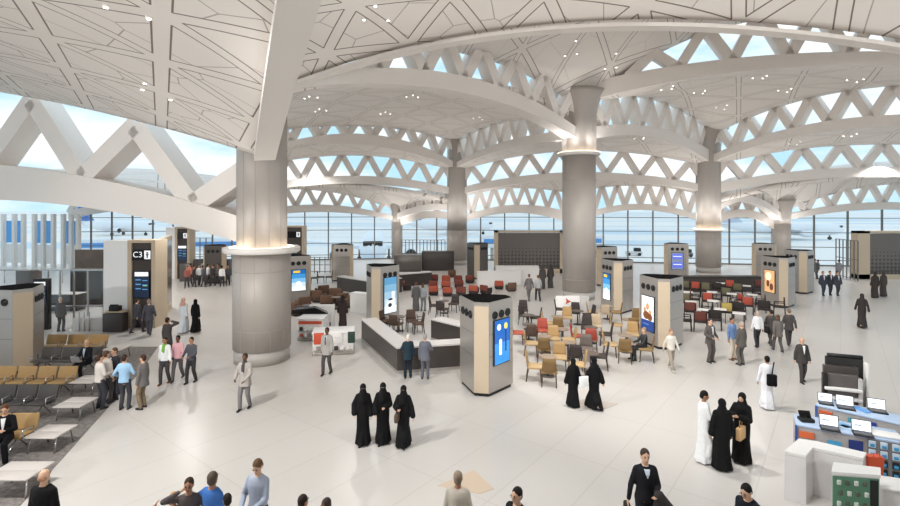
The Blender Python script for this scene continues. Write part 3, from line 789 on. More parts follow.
        mb = MB(); mb.ell(H(0, .014, .024), (.09, .106, .11), Mh)
        loft(mb, [(*T(0, .05, 1.34).xy, T(0, 0, 1.34).z, .17, .1), (*T(0, .05, 1.45).xy, T(0, 0, 1.45).z, .17, .09), (*H(0, .05, -.08).xy, H(0, 0, -.08).z, .1, .075), (*H(0, .04, .04).xy, H(0, 0, .04).z, .09, .085)], 18)
        vox('head_cloth', mb, cloth(ghutra), root, q * .8, 1)
    elif not bald:
        mb = MB(); mb.ell(H(0, .02, .036), (.083, .098, .1), Mh); mb.ell(H(0, .05, -.02), (.074, .06, .07), Mh)
        if long_hair: mb.ell(H(0, .05, -.09), (.085, .06, .12), Mh)
        vox('hair', mb, mat('hair %d %d %d' % hair, hair, .7, spec=.2), root, q * .8, 1)
    else:
        mb = MB(); mb.ell(H(0, .055, -.02), (.08, .05, .045), Mh); vox('hair_fringe', mb, mat('hair %d %d %d' % hair, hair, .7), root, q * .8, 1)
    if scarf:
        mb = MB(); loft(mb, [(*T(0, -.01, 1.43).xy, T(0, 0, 1.43).z, .1, .1), (*T(0, -.01, 1.5).xy, T(0, 0, 1.5).z, .075, .075)], 14)
        cap(mb, T(.03, -.12, 1.42), T(.02, -.155, 1.2), .03, .025); cap(mb, T(-.03, -.12, 1.42), T(-.03, -.15, 1.24), .03, .025)
        vox('scarf', mb, cloth(scarf), root, q, 1)
    root['_h'] = 1; del root['_h']
    P = {'root': root, 'hands': [a[2] for a in arms], 'H': H, 'T': T, 'K': K, 'loc': loc, 'face': face}
    return P
def _veil(H, T):
    a, b = H(0, -.1, -.03), T(0, -.15, 1.3)
    m = MB(); cap(m, a, b, .07, .1); return m.v, m.f
def W(P, v):
    """world place of a point of the person"""
    v = Vector(v) * P['K']; c, s = math.cos(R(P['face'])), math.sin(R(P['face']))
    return Vector((P['loc'].x + v.x * c - v.y * s, P['loc'].y + v.x * s + v.y * c, P['loc'].z + v.z))
def bag(P, hand, kind, rgb, label, drop=.28, w=.36, h=.28, d=.1, off=(0, 0, 0), cat='bag'):
    p = W(P, P['hands'][hand] + Vector(off)); f = R(P['face'])
    root = empty('handbag' if kind != 'case' else 'briefcase', (p.x, p.y, p.z - drop), f + R(90), label, cat)
    mb = MB(); mb.rbox(0, 0, 0, w, d, h, .03); mb.build('bag_body', cloth(rgb), root)
    mb = MB(); mb.tube([(-w * .22, 0, h / 2 - .01), (-w * .2, 0, drop * .85), (0, 0, drop + .01), (w * .2, 0, drop * .85), (w * .22, 0, h / 2 - .01)], .012, 6); mb.build('handle', cloth(tuple(int(c * .8) for c in rgb)), root)
    return root
BLK = (34, 33, 35); CHAR = (62, 61, 64); GREY = (98, 96, 96); LG = (176, 172, 170)
# --- three veiled women in the middle
N = 'woman in a black robe and face veil walking toward the viewer, '
person(363, 443, 8, N + 'leftmost of the three', robe='black', hijab='black', niqab=True, h=1.56, pose='step', skin='light', hands=[(-.25, -.12, .92), None])
person(383, 442, 4, N + 'middle of the three', robe='black', hijab='black', niqab=True, h=1.57, pose='step', skin='light', hands=[(-.2, -.26, .95), (.08, -.26, 1.12)])
Pw = person(403.5, 444.5, -6, N + 'rightmost of the three', robe='black', hijab='black', niqab=True, h=1.55, pose='walk2', skin='light', hands=[(-.12, -.26, 1.14), (.3, -.08, .86)])
bag(Pw, 0, 'bag', (92, 76, 66), 'brown handbag carried between the middle and right veiled women', drop=.2, w=.28, h=.22, off=(-.02, -.02, 0))
# --- the standing group at right
person(704, 462, 80, 'man in a long white robe with black hair reading a paper', robe=(240, 240, 240), hair=(26, 22, 20), h=1.74, skin='mid', hands=[(-.06, -.34, 1.12), (.1, -.34, 1.1)], nod=18)
person(722, 469, 175, 'woman in a black robe seen from behind, beside the white-robed man', robe='black', hijab='black', h=1.67, skin='light')
Pb = person(742, 462, -50, 'woman in a black robe facing left with a tan handbag on her arm', robe='black', hijab='black', h=1.69, skin='light', hands=[(-.12, -.25, 1.2), (.06, -.3, 1.22)], glasses=True)
bag(Pb, 1, 'bag', (214, 176, 128), 'tan leather handbag hanging from the arm of the black-robed woman', drop=.34, w=.34, h=.3, d=.12, off=(.02, .0, -.02))
# --- two black robed women near the cafe
person(573, 406, -165, 'woman in a black robe walking, left one of the pair beside the cafe', robe='black', hijab='black', h=1.50, pose='step', skin='light')
Pc = person(594, 408, -150, 'woman in a wide black robe walking, right one of the pair beside the cafe', robe='black', hijab='black', h=1.58, pose='walk', skin='light')
o_ = MB(); o_.rbox(0, 0, 0, .3, .08, .34, .015); p = W(Pc, (.42, -.06, .95)); tag(o_.build('shopping_bag', cloth((240, 240, 238)), None, (p.x, p.y, p.z), R(20)), 'white shopping bag held by the right hand black-robed woman', 'bag')
# --- men
person(245, 409, -4, 'man in a light grey jacket and scarf in front of the nearest column', top=(176, 168, 162), bottom=(128, 124, 124), skin='dark', hair=(60, 45, 40), coat=True, h=1.72, scarf=(80, 76, 78), hands=[(-.22, -.2, 1.0), (.14, -.3, 1.0)], shirt=(225, 225, 225), pose='step')
person(327, 374, -10, 'man in a pale grey jacket walking past the retail stands', top=(168, 163, 158), bottom=(84, 80, 82), skin='dark', hair=(50, 42, 38), coat=True, h=1.74, pose='step', shirt=(196, 202, 210), tie=(70, 76, 90))
person(408, 378, 195, 'white-haired man in a dark teal suit leaning at the bar counter', top=(40, 56, 66), bottom=(36, 44, 54), skin='light', hair=(225, 218, 206), coat=True, h=1.60, hands=[None, (.2, -.3, 1.05)])
person(425, 379, 175, 'man in a grey blue suit seen from behind at the bar counter', top=(104, 106, 116), bottom=(98, 98, 108), skin='light', hair=(150, 146, 142), coat=True, h=1.63, hands=[(-.2, -.3, 1.05), None])
person(671, 370.5, 8, 'man in a cream top and beige trousers walking right of the cafe', top=(214, 208, 198), bottom=(160, 148, 134), skin='light', hair=(150, 110, 88), h=1.58, pose='walk', shoes=(200, 196, 190))
person(710, 362, 20, 'man in a charcoal suit, leftmost of the standing men right of the cafe', top=(92, 86, 84), bottom=(92, 86, 84), skin='light', hair=(70, 60, 54), coat=True, h=1.76, hands=[(-.2, -.26, 1.05), (.24, -.15, .98)], shirt=(220, 218, 215))
person(732, 359.5, 20, 'man in a blue shirt and cream trousers talking beside a grey-suited man', top=(112, 138, 178), bottom=(214, 200, 184), skin='mid', hair=(70, 46, 38), h=1.72, shoes=(110, 80, 60))
person(741.5, 365, 200, 'man in a grey suit seen from behind beside the blue-shirted man', top=(98, 93, 88), bottom=(104, 98, 94), skin='light', hair=(176, 160, 146), coat=True, h=1.72)
Pd = person(757.5, 347, 180, 'man in a white shirt walking away with a black shoulder bag', top=(236, 236, 238), bottom=(60, 58, 60), skin='light', hair=(190, 178, 168), h=1.62, pose='step')
person(771, 346, 175, 'man in a dark grey suit walking away, second from the right of those leaving', top=(86, 81, 79), bottom=(80, 76, 76), skin='mid', hair=(50, 42, 38), coat=True, h=1.64, pose='walk')
person(778, 352, 170, 'person in grey walking away, half hidden by a dark suited man', top=(112, 106, 102), bottom=(90, 86, 84), skin='mid', hair=(90, 70, 56), coat=True, h=1.60, pose='walk2', long_hair=True)
person(789, 345.5, 160, 'man in a dark suit walking away, rightmost of the four leaving', top=(82, 78, 77), bottom=(74, 70, 70), skin='light', hair=(128, 110, 96), coat=True, h=1.66, pose='walk')
Pe = person(767, 408, 170, 'man in a white tunic seen from behind with a black sling bag', robe=(222, 222, 226), hair=(18, 16, 16), skin='mid', h=1.62, pose='step')
person(802, 382, -5, 'bald man in a charcoal suit with white shirt walking toward the viewer', top=(70, 67, 66), bottom=(76, 72, 71), skin='light', hair=(190, 180, 170), bald=True, coat=True, h=1.60, pose='step', shirt=(238, 238, 238))
person(862, 327.5, 150, 'woman in a dark robe walking alone at far right', robe=(62, 57, 56), hijab=(62, 57, 56), h=1.76, pose='walk', skin='light')
# group on the left
person(100, 409, 150, 'man in an off-white shirt seen from behind, left of the standing circle', top=(214, 206, 198), bottom=(66, 66, 72), skin='light', hair=(72, 50, 40), h=1.70, hands=[(-.1, -.28, 1.1), None])
person(106.5, 403.5, 165, 'man in a beige shirt close behind the off-white shirted man', top=(196, 186, 178), bottom=(86, 82, 84), skin='light', hair=(90, 66, 50), h=1.68)
person(114.5, 399.5, -30, 'man in a dark suit in the middle of the standing circle at left', top=(58, 57, 62), bottom=(48, 48, 54), skin='light', hair=(96, 74, 58), coat=True, h=1.68, shirt=(225, 225, 228))
Pf = person(124.5, 409.5, 185, 'man in a light blue shirt seen from behind with a jacket over his arm', top=(160, 196, 226), bottom=(70, 70, 76), skin='light', hair=(60, 46, 40), h=1.70, hands=[(-.2, -.26, 1.08), (.24, -.16, 1.0)])
person(143, 408.5, -95, 'man in a grey jacket and khaki trousers facing left into the circle', top=(112, 108, 106), bottom=(128, 112, 92), skin='light', hair=(66, 46, 36), coat=True, h=1.67)
person(165, 383.5, 4, 'person in a white shirt with a bright green scarf walking', top=(236, 236, 236), bottom=(78, 76, 78), skin='mid', hair=(50, 36, 30), h=1.64, pose='step', scarf=(120, 176, 72), shoes=(120, 78, 48))
person(178, 380.5, 6, 'man in a pink shirt walking between two companions', top=(222, 172, 178), bottom=(92, 88, 90), skin='dark', hair=(30, 26, 24), h=1.62, pose='walk')
person(191.5, 382.5, -6, 'man in a dark grey shirt reading a leaflet beside the pink-shirted man', top=(84, 84, 90), bottom=(60, 58, 60), skin='mid', hair=(26, 22, 22), h=1.62, pose='step', hands=[(-.16, -.3, 1.06), (.1, -.3, 1.06)])
person(167.5, 360, 165, 'man in a dark grey suit holding a phone to his ear', top=(80, 74, 74), bottom=(74, 70, 70), skin='mid', hair=(56, 44, 38), coat=True, h=1.74, hands=[(-.13, -.08, 1.58), None])
person(137, 333.5, 160, 'suited man with a shoulder bag in front of the gate board, left of two', top=(74, 74, 80), bottom=(66, 66, 72), skin='light', hair=(60, 48, 42), coat=True, h=1.74, pose='walk')
person(149, 335.5, 200, 'suited man in front of the gate board, right of two', top=(82, 82, 90), bottom=(78, 78, 84), skin='light', hair=(150, 132, 118), coat=True, h=1.76, pose='walk2')
person(183.5, 332.5, 170, 'man in a long white robe with a reddish head cloth', robe=(216, 222, 228), ghutra=(206, 164, 146), h=1.74, skin='mid', pose='step')
person(195.5, 332, 172, 'woman in a black robe beside the white-robed man at left', robe='black', hijab='black', h=1.64, skin='light', pose='step')
person(60.5, 331.5, 185, 'man in a grey suit standing at the glass shop at far left', top=(92, 90, 92), bottom=(86, 84, 86), skin='light', hair=(200, 186, 172), coat=True, h=1.72, q=.028)
# foreground people, cut by the lower edge of the view
def tall(px, ytop, h=1.75):
    s = (ytop - HY) / (CH - h); return fl(px, HY + CH * s)
Z0 = (0, 0)
person(0, 0, 178, 'bald man in a black suit seen from behind at the lower left corner', top=(26, 25, 26), bottom=BLK, skin='light', hair=(160, 120, 90), bald=True, coat=True, floor_at=tall(44, 469))
person(0, 0, -10, 'man in a light grey blue patterned shirt looking down at a camera in his hands', top=(170, 178, 194), bottom=(58, 64, 76), skin='light', hair=(104, 78, 56), floor_at=tall(258, 459, 1.78), h=1.78, hands=[(-.14, -.28, 1.05), (.08, -.3, 1.05)], nod=28, pose='stand', q=.018)
person(0, 0, 160, 'man in a bright blue shirt seen from behind with his arm around a child', top=(70, 116, 186), bottom=(44, 50, 70), skin='mid', hair=(92, 80, 70), floor_at=tall(212.5, 471.5, 1.76), h=1.76, hands=[None, (.46, -.16, 1.2)], look=15, q=.018)
person(0, 0, 15, 'woman in a black and white top shading her eyes with one hand', top=(92, 84, 84), bottom=(60, 60, 66), skin='mid', hair=(60, 44, 36), floor_at=tall(189, 478, 1.66), h=1.66, hands=[(-.13, -.12, 1.58), (.2, -.2, 1.1)], glasses=True, q=.018)
person(0, 0, 0, 'blond child at the lower left of the family group', top=(200, 160, 130), bottom=GREY, skin='light', hair=(196, 150, 104), floor_at=tall(173, 492.5, 1.45), h=1.45, hands=[(-.3, -.1, 1.55), (.2, -.15, 1.2)])
person(0, 0, 190, 'dark haired child in white at the right of the family group', top=(236, 236, 236), bottom=GREY, skin='mid', hair=(40, 34, 34), floor_at=tall(227, 493.5, 1.5), h=1.5, look=30)
person(0, 0, 150, 'person in a pink top with curly dark hair, barely in view', top=(236, 190, 184), bottom=GREY, skin='mid', hair=(52, 40, 36), floor_at=tall(303, 494.5, 1.6), h=1.6)
person(0, 0, -30, 'person with dark brown hair at the lower edge, right of the pink top', top=(150, 120, 110), bottom=GREY, skin='dark', hair=(66, 54, 50), floor_at=tall(326, 498.5, 1.6), h=1.6)
person(0, 0, 172, 'grey-haired man in a cream short-sleeved shirt beside the tan diamond inlay', top=(196, 186, 172), bottom=(22, 22, 24), skin='mid', hair=(140, 122, 104), floor_at=tall(458, 471, 1.72), h=1.72, q=.018)
person(0, 0, -48, 'young man in a black suit with glasses, lower edge right of centre', top=(26, 26, 30), bottom=BLK, skin='light', hair=(26, 22, 22), coat=True, shirt=(230, 230, 232), tie=(60, 60, 70), floor_at=tall(517, 487.5, 1.74), h=1.74, glasses=True, q=.018)
Pg = person(0, 0, -4, 'man in a black v-neck sweater carrying a dark jacket and a briefcase', top=(34, 34, 37), bottom=(38, 38, 41), skin='light', hair=(64, 52, 44), floor_at=tall(645, 449, 1.8), h=1.8, shirt=(196, 206, 216), hands=[(-.3, -.02, .82), (.1, -.27, 1.08)], q=.018)
bag(Pg, 0, 'case', (48, 44, 42), 'dark brown briefcase in the hand of the man in a black sweater', drop=.2, w=.4, h=.28, off=(0, 0, -.06), cat='briefcase')
m = MB(); cap(m, (0, 0, 0), (.18, .02, -.3), .09, .14); cap(m, (.02, 0, .02), (-.06, .02, -.36), .07, .08); p = W(Pg, (.14, -.3, 1.1))
o = vox('folded_jacket', m, cloth((58, 55, 54)), None, .02, 2); o.location = p; o.rotation_euler.z = R(-4); tag(o, 'dark jacket draped over the forearm of the man in a black sweater', 'jacket')
person(0, 0, -60, 'man with black hair and glasses in a dark vest leaning, beside the white shop counter', top=(30, 33, 40), bottom=BLK, skin='light', hair=(24, 21, 21), floor_at=tall(753, 482.5, 1.68), h=1.74, glasses=True, lean=16, nod=10, q=.018)
# small things people carry
def worn_bag(P, at, size, rgb, label, rz=0, strap=True):
    p = W(P, at); root = empty('shoulder_bag', p, R(P['face']) + rz, label, 'bag')
    mb = MB(); mb.rbox(0, 0, 0, *size, .04); mb.build('bag_body', cloth(rgb), root)
    if strap:
        mb = MB(); mb.tube([(0, 0, size[2] * .45), (-.05, -.04, .38), (-.1, -.1, .52)], .018, 6); mb.build('strap', cloth(rgb), root)
worn_bag(Pe, (-.04, .26, 1.02), (.28, .13, .36), (20, 20, 22), 'black sling bag on the back of the man in the white tunic', R(0))
worn_bag(Pd, (-.38, .05, .86), (.14, .4, .3), (40, 38, 38), 'black shoulder bag at the right side of the man in a white shirt')
p = W(Pf, (.28, -.2, .8)); m = MB(); cap(m, (0, 0, .14), (0, 0, -.3), .07, .09); o = vox('folded_jacket', m, cloth((52, 50, 54)), None, .02, 2); o.location = p
tag(o, 'dark jacket hanging over the arm of the man in a light blue shirt', 'jacket')
# ================================================================ kiosks
M_steel = mat('brushed grey steel', (176, 170, 164), .32, metal=.55, spec=.5)
M_dsteel = mat('dark bronze steel', (104, 98, 94), .3, metal=.5, spec=.5)
M_oak = mat('pale tan panel', (196, 178, 154), .5)
M_black = mat('black plastic', (28, 27, 27), .5)
M_blackg = mat('black gloss', (18, 18, 20), .15)
M_dark = mat('dark brown laminate', (66, 60, 57), .35)
M_top = mat('light stone top', (206, 201, 197), .3)
M_lwhite = mat('white lacquer', (232, 229, 226), .35)
def scr(name, rgb, k=.75): return mat('screen ' + name, rgb, .25, emit=rgb, estr=k)
KH = 3.1
def kiosk(px, base, th, label, L=1.35, b=.5, h=KH, rim=True, screens=(), skin=None, z0=0, tan=(0, 1, 2)):
    p = fl(px, base); phi = math.degrees(math.atan2(p.x, p.y))
    dL = (L + 2 * b) / (2 * math.sqrt(3)); dB = 2 * dL - b * math.sqrt(3) / 2
    rz = R(th - phi); ctr = p + Vector((-math.sin(rz) * dB, math.cos(rz) * dB, 0))
    root = empty('advertising_kiosk', ctr, rz, label, 'kiosk')
    V = []
    for k in range(3):
        a = R(-90 + 120 * k); d = Vector((math.cos(a), math.sin(a))); t = Vector((-d.y, d.x))
        V += [d * dB - t * b / 2, d * dB + t * b / 2]
    mb = MB(); mb.prism([(v * .93).to_tuple() for v in V], 0, .12); mb.build('plinth', M_black, root)
    mb = MB(); mb.prism([v.to_tuple() for v in V], .12, h); mb.build('body', skin or M_steel, root)
    # open dark crown: rim wall and sunken lid
    mb = MB(); n = 6; vs = []; fs = []
    for z, k in ((h - .02, .955), (h + .012, .955), (h + .012, .94), (h + .004, .94)):
        for v in V: vs.append((v.x * k, v.y * k, z))
    for j in range(3):
        for i in range(6): q = (i + 1) % 6; fs.append((j * 6 + i, j * 6 + q, (j + 1) * 6 + q, (j + 1) * 6 + i))
    fs.append(tuple(18 + i for i in range(6))); mb.add(vs, fs); mb.build('crown', mat('matt black well', (14, 13, 13), .95, spec=.05), root)
    for k in range(3):
        if k not in tan: continue
        a = R(-90 + 120 * k); m2 = MB(); m2.box(math.cos(a) * (dB + .006), math.sin(a) * (dB + .006), (h - .12) / 2 + .06, .02, b * .96, h - .26, a); m2.build('tan_corner_panel', M_oak, root)
    for k in range(3):
        a = R(-30 + 120 * k); d = Vector((math.cos(a), math.sin(a), 0)); t = Vector((-d.y, d.x, 0))
        m2 = MB()
        for z in (h * .42, h * .66): m2.box(d.x * (dL + .002), d.y * (dL + .002), z, .006, L * .98, .012, a)
        m2.build('panel_joint', M_dsteel, root)
        for j in (-1, 0, 1):
            c = d * dL + t * j * L * .27 + Vector((0, 0, h - .46))
            M = Matrix.Translation(c) @ d.to_track_quat('Z', 'Y').to_matrix().to_4x4()
            m2 = MB(); m2.lathe([(.135, -.01), (.135, .03), (.115, .045), (.1, .02), (.05, .015), (.04, .04), (.0, .045)], n=20)
            m2.v = [tuple(M @ Vector(v)) for v in m2.v]; m2.build('loudspeaker', M_black, root)
    for face, zc, w, hh, kind in screens:
        a = R(-30 + 120 * {'R': 0, 'B': 1, 'L': 2}[face]); d = Vector((math.cos(a), math.sin(a), 0))
        M = Matrix.Translation(d * dL + Vector((0, 0, zc))) @ Matrix.Rotation(a + R(90), 4, 'Z')   # local x along face, -y outward
        m2 = MB(); m2.rbox(0, -.02, 0, w, .05, hh, .01, M=M); f_ = m2.build('screen', M_blackg, root)
        screen_art(f_, M, w - .06, hh - .06, kind)
    return root
def quad(mb, M, x0, x1, z0, z1, y=-.047): mb.add([M @ Vector(v) for v in ((x0, y, z0), (x1, y, z0), (x1, y, z1), (x0, y, z1))] + [M @ Vector(v) for v in ((x0, y + .004, z0), (x1, y + .004, z0), (x1, y + .004, z1), (x0, y + .004, z1))], [(0, 1, 2, 3), (7, 6, 5, 4), (0, 4, 5, 1), (1, 5, 6, 2), (2, 6, 7, 3), (3, 7, 4, 0)])
def disc(mb, M, cx, cz, rx, rz, y=-.05, n=14):
    mb.add([M @ Vector((cx + rx * math.cos(2 * math.pi * k / n), y, cz + rz * math.sin(2 * math.pi * k / n))) for k in range(n)] + [M @ Vector((cx + rx * math.cos(2 * math.pi * k / n), y + .003, cz + rz * math.sin(2 * math.pi * k / n))) for k in range(n)],
           [tuple(range(n))] + [(k, k + n, (k + 1) % n + n, (k + 1) % n) for k in range(n)])
def screen_art(par, M, w, h, kind):
    mb = MB(); mats = []
    def A(rgb, k=.6): mats.append(scr('%d %d %d' % rgb, rgb, k)); mb.mi = len(mats) - 1
    if kind == 'blue':
        A((20, 92, 172)); quad(mb, M, -w / 2, w / 2, -h / 2, h / 2)
        A((52, 136, 208)); quad(mb, M, -w / 2, w / 2, -h / 2, -h * .02, -.048)
        A((226, 236, 240)); disc(mb, M, -w * .22, h * .34, w * .13, w * .13); disc(mb, M, -w * .12, h * .0, w * .1, w * .12); quad(mb, M, -w * .2, -w * .04, -h * .3, -h * .06, -.05)
        A((226, 206, 96)); disc(mb, M, w * .24, h * .34, w * .12, w * .13)
        A((16, 44, 104)); quad(mb, M, w * .2, w * .28, -h * .25, h * .26, -.05)
    elif kind == 'sky':
        for k in range(5):
            t = k / 4; A((int(84 + 130 * t), int(140 + 85 * t), int(178 + 50 * t))); quad(mb, M, -w / 2, w / 2, h / 2 - h * (k + 1) / 5, h / 2 - h * k / 5)
        A((236, 238, 238)); disc(mb, M, 0, -h * .28, w * .34, h * .14); quad(mb, M, w * .1, w * .32, -h * .2, h * .1, -.05)
        A((40, 52, 60)); disc(mb, M, -w * .05, -h * .28, w * .16, h * .06, -.053); disc(mb, M, w * .0, -h * .12, w * .2, h * .03, -.053)
    elif kind == 'poster':
        A((232, 232, 234), .5); quad(mb, M, -w / 2, w / 2, -h * .2, h / 2)
        A((34, 66, 132), .5); quad(mb, M, -w / 2, w / 2, -h / 2, -h * .2)
        A((200, 150, 110), .4); disc(mb, M, 0, h * .2, w * .13, h * .1); disc(mb, M, -w * .22, h * .08, w * .12, h * .09); disc(mb, M, w * .2, h * .02, w * .12, h * .1)
        A((120, 76, 48), .4); disc(mb, M, -w * .1, -h * .06, w * .26, h * .12, -.053); disc(mb, M, w * .2, -h * .1, w * .2, h * .1, -.053)
        A((80, 110, 180), .4); quad(mb, M, -w * .4, w * .1, -h * .34, -h * .3, -.053)
    elif kind == 'airy':
        for k, c in enumerate(((24, 102, 172), (60, 140, 200), (120, 180, 222), (196, 220, 234), (236, 242, 244))): A(c); quad(mb, M, -w / 2, w / 2, h / 2 - h * (k + 1) / 5, h / 2 - h * k / 5)
        A((240, 196, 44)); quad(mb, M, -w * .38, w * .1, h * .36, h * .46, -.05)
        A((250, 252, 252)); disc(mb, M, 0, -h * .2, w * .2, h * .16)
    elif kind == 'amber':
        A((216, 168, 120), .5); quad(mb, M, -w / 2, w / 2, -h / 2, h / 2)
        A((244, 226, 196), .5); disc(mb, M, -w * .1, h * .22, w * .3, h * .2)
        A((110, 66, 44), .4); disc(mb, M, -w * .14, -h * .1, w * .14, h * .16, -.053); disc(mb, M, w * .2, -h * .24, w * .18, h * .16, -.053)
    elif kind == 'info':
        A((120, 132, 160), .5); quad(mb, M, -w / 2, w / 2, -h / 2, h / 2)
        A((92, 104, 196), .7); quad(mb, M, -w * .44, w * .44, h * .12, h * .44, -.05); quad(mb, M, -w * .44, w * .44, -h * .4, -h * .06, -.05)
        A((214, 220, 240), .7); quad(mb, M, -w * .36, w * .36, h * .26, h * .31, -.053); quad(mb, M, -w * .36, w * .36, -h * .22, -h * .17, -.053)
    elif kind == 'strip':
        for k, c in enumerate(((26, 66, 150), (40, 110, 200), (150, 210, 250), (236, 246, 252), (60, 130, 210))): A(c, .9); quad(mb, M, -w / 2, w / 2, h / 2 - h * (k + 1) / 5, h / 2 - h * k / 5)
    elif kind == 'board':
        A((30, 44, 66), .4); quad(mb, M, -w / 2, w / 2, -h / 2, h / 2)
        A((236, 238, 238), .8); quad(mb, M, -w * .46, w * .46, h * .32, h * .48, -.05)
        A((90, 140, 190), .6)
        for k in range(3): quad(mb, M, -w * .4, -w * .05, h * (.16 - .17 * k), h * (.2 - .17 * k), -.05)
        for k in range(3): quad(mb, M, w * .05, w * .4, h * (.14 - .17 * k), h * (.17 - .17 * k), -.05)
        A((120, 190, 110), .6); quad(mb, M, w * .1, w * .4, -h * .06, -h * .03, -.053)
    mb.build('display', mats, par)
kiosk(481.5, 397, -8, 'tall steel kiosk with a bright blue screen, tan corner facing the open floor', screens=[('R', 1.72, .9, 1.52, 'blue')])
kiosk(376, 326, -18, 'steel kiosk standing behind the dark bar counter, with a pale blue picture screen', screens=[('R', 1.55, .95, 1.95, 'sky')])
kiosk(664, 350, 6, 'steel kiosk with a poster of people, between the two cafe areas', screens=[('L', 1.45, .95, 1.6, 'poster')])
kiosk(618, 314, 3, 'steel kiosk just right of the ringed column with a tall blue and white screen', screens=[('L', 1.5, .8, 1.6, 'airy')])
kiosk(783.5, 308, 14, 'steel kiosk at the right end of the cafe with an amber picture', screens=[('L', 1.55, .85, 1.45, 'amber')])
kiosk(803, 294, 12, 'steel kiosk with a slim glowing blue screen, rightmost of all', screens=[('L', 1.3, .4, 1.9, 'strip')])
kiosk(351.5, 281, 52, 'far grey kiosk near the window wall left of the bar kiosk')
kiosk(477, 279.5, -2, 'far steel kiosk with tan corner just right of the slender centre column', skin=M_dsteel)
kiosk(666, 279, -48, 'far kiosk with two small violet screens in front of the window wall', L=1.5, screens=[('R', 1.6, 1.0, 1.5, 'info')])
kiosk(754, 279, -48, 'far plain kiosk by the windows between the right column and the far right column')
kiosk(23, 373, 15, 'big steel kiosk cut by the left edge, tan corner facing the benches', L=1.35, b=.62, h=3.15)
kiosk(285, 305, -46, 'kiosk peeking out behind the nearest column with a sky blue screen', screens=[('R', 1.55, .95, 1.4, 'airy')])
kiosk(599, 286, -30, 'far kiosk half hidden behind the ringed column')
kiosk(224, 283, 40, 'far dark kiosk left of the nearest column', skin=M_dsteel)

# ================================================================ gate boards, big display walls
def text_obj(s, size, name, m, parent, loc, rot=(R(90), 0, 0), ext=.004, align='CENTER'):
    cu = bpy.data.curves.new(name, 'FONT'); cu.body = s; cu.size = size; cu.extrude = ext; cu.align_x = align; cu.align_y = 'CENTER'
    t = bpy.data.objects.new(name, cu); col.objects.link(t); bpy.context.view_layer.update()
    me = bpy.data.meshes.new_from_object(t.evaluated_get(bpy.context.evaluated_depsgraph_get())); bpy.data.objects.remove(t)
    me.materials.clear(); me.materials.append(m)
    o = bpy.data.objects.new(name, me); col.objects.link(o); o.parent = parent; o.location = loc; o.rotation_euler = rot; return o
M_sign = scr('sign white', (240, 240, 240), .5)
def gate_tower(px, base, rz, label, wl=1.28, text=None, h=4.5, white=True, wd=1.02, side=5.4):
    """white wall panel, framed dark board with number sign and screen, reflective side"""
    p = fl(px, base); root = empty('gate_board', p, rz, label, 'gate board')   # px = left lower corner of the tan frame
    I = Matrix.Identity(4)
    if white:
        m = MB(); m.box(-wl / 2, .62, h / 2, wl, 1.2, h); m.build('white_panel', mat('white ribbed panel', (238, 237, 236), .4), root)
    m = MB(); fw = .21
    m.box(fw / 2, .5, h / 2 + .02, fw, 1.1, h + .04); m.box(fw + wd + fw / 2, .5, h / 2 + .02, fw, 1.1, h + .04); m.box(fw + wd / 2, .5, h - .03, wd, 1.1, .14); m.build('frame', M_oak, root)
    m = MB(); m.box(fw + wd / 2, .5, (h - .1) / 2, wd, .9, h - .1); m.build('dark_panel', mat('dark brown board', (70, 60, 54), .3), root)
    cx = fw + wd / 2
    m = MB(); m.box(cx, .03, h - .72, wd - .04, .1, .56); sg = m.build('sign', M_blackg, root)
    m = MB(); T = Matrix.Translation((cx + wd * .29, .02, h - .72)); quad(m, T, -.16, .16, -.22, .22, -.05); m.build('pictogram_panel', M_sign, sg)
    m = MB(); m.mi = 0; T2 = Matrix.Translation((cx + wd * .29, .0, h - .72)); disc(m, T2, 0, .1, .05, .05, -.045); quad(m, T2, -.07, .07, -.02, .04, -.045); quad(m, T2, -.03, .03, -.17, 0, -.045); m.build('pictogram', M_blackg, sg)
    if text: text_obj(text, .42, 'gate_number', M_sign, sg, (cx - wd * .2, -.03, h - .72))
    m = MB(); m.rbox(cx, .0, h - 2.25, .8, .08, 1.4, .01); sc_ = m.build('screen', M_blackg, root)
    screen_art(sc_, Matrix.Translation((cx, .005, h - 2.25)), .76, 1.34, 'board')
    x0 = wd + 2 * fw; dx, dy = -side * .4, side
    m = MB(); m.prism([(x0, 0.02), (x0 + dx, dy), (x0 + dx - .3, dy), (x0 - .3, 0.6)], 0, h); m.build('side_panel', M_oak, root)
    d = Vector((dx, dy)).normalized(); nn = Vector((d.y, -d.x)); L = math.hypot(dx, dy)
    m = MB(); a = Vector((x0, .02)) + d * L * .08 + nn * .012; b = Vector((x0, .02)) + d * L * .94 + nn * .012
    m.prism([(a.x, a.y), (b.x, b.y), (b.x - nn.x * .03, b.y - nn.y * .03), (a.x - nn.x * .03, a.y - nn.y * .03)], .5, h - .25); m.build('glass_poster', mat('bronze mirror glass', (150, 140, 132), .18, metal=.6), root)
    return root
gate_tower(128, 328, R(0), 'large gate board numbered C3 with white side panel, behind the two suited men', text='C3')
gate_tower(175, 279, R(2), 'smaller gate board farther back, right of the C3 board', wl=.8, wd=.85, side=3)
gate_tower(283, 279, R(4), 'gate board frame in the distance just right of the nearest column', white=False, wd=1.4, side=2.5, h=4.6)
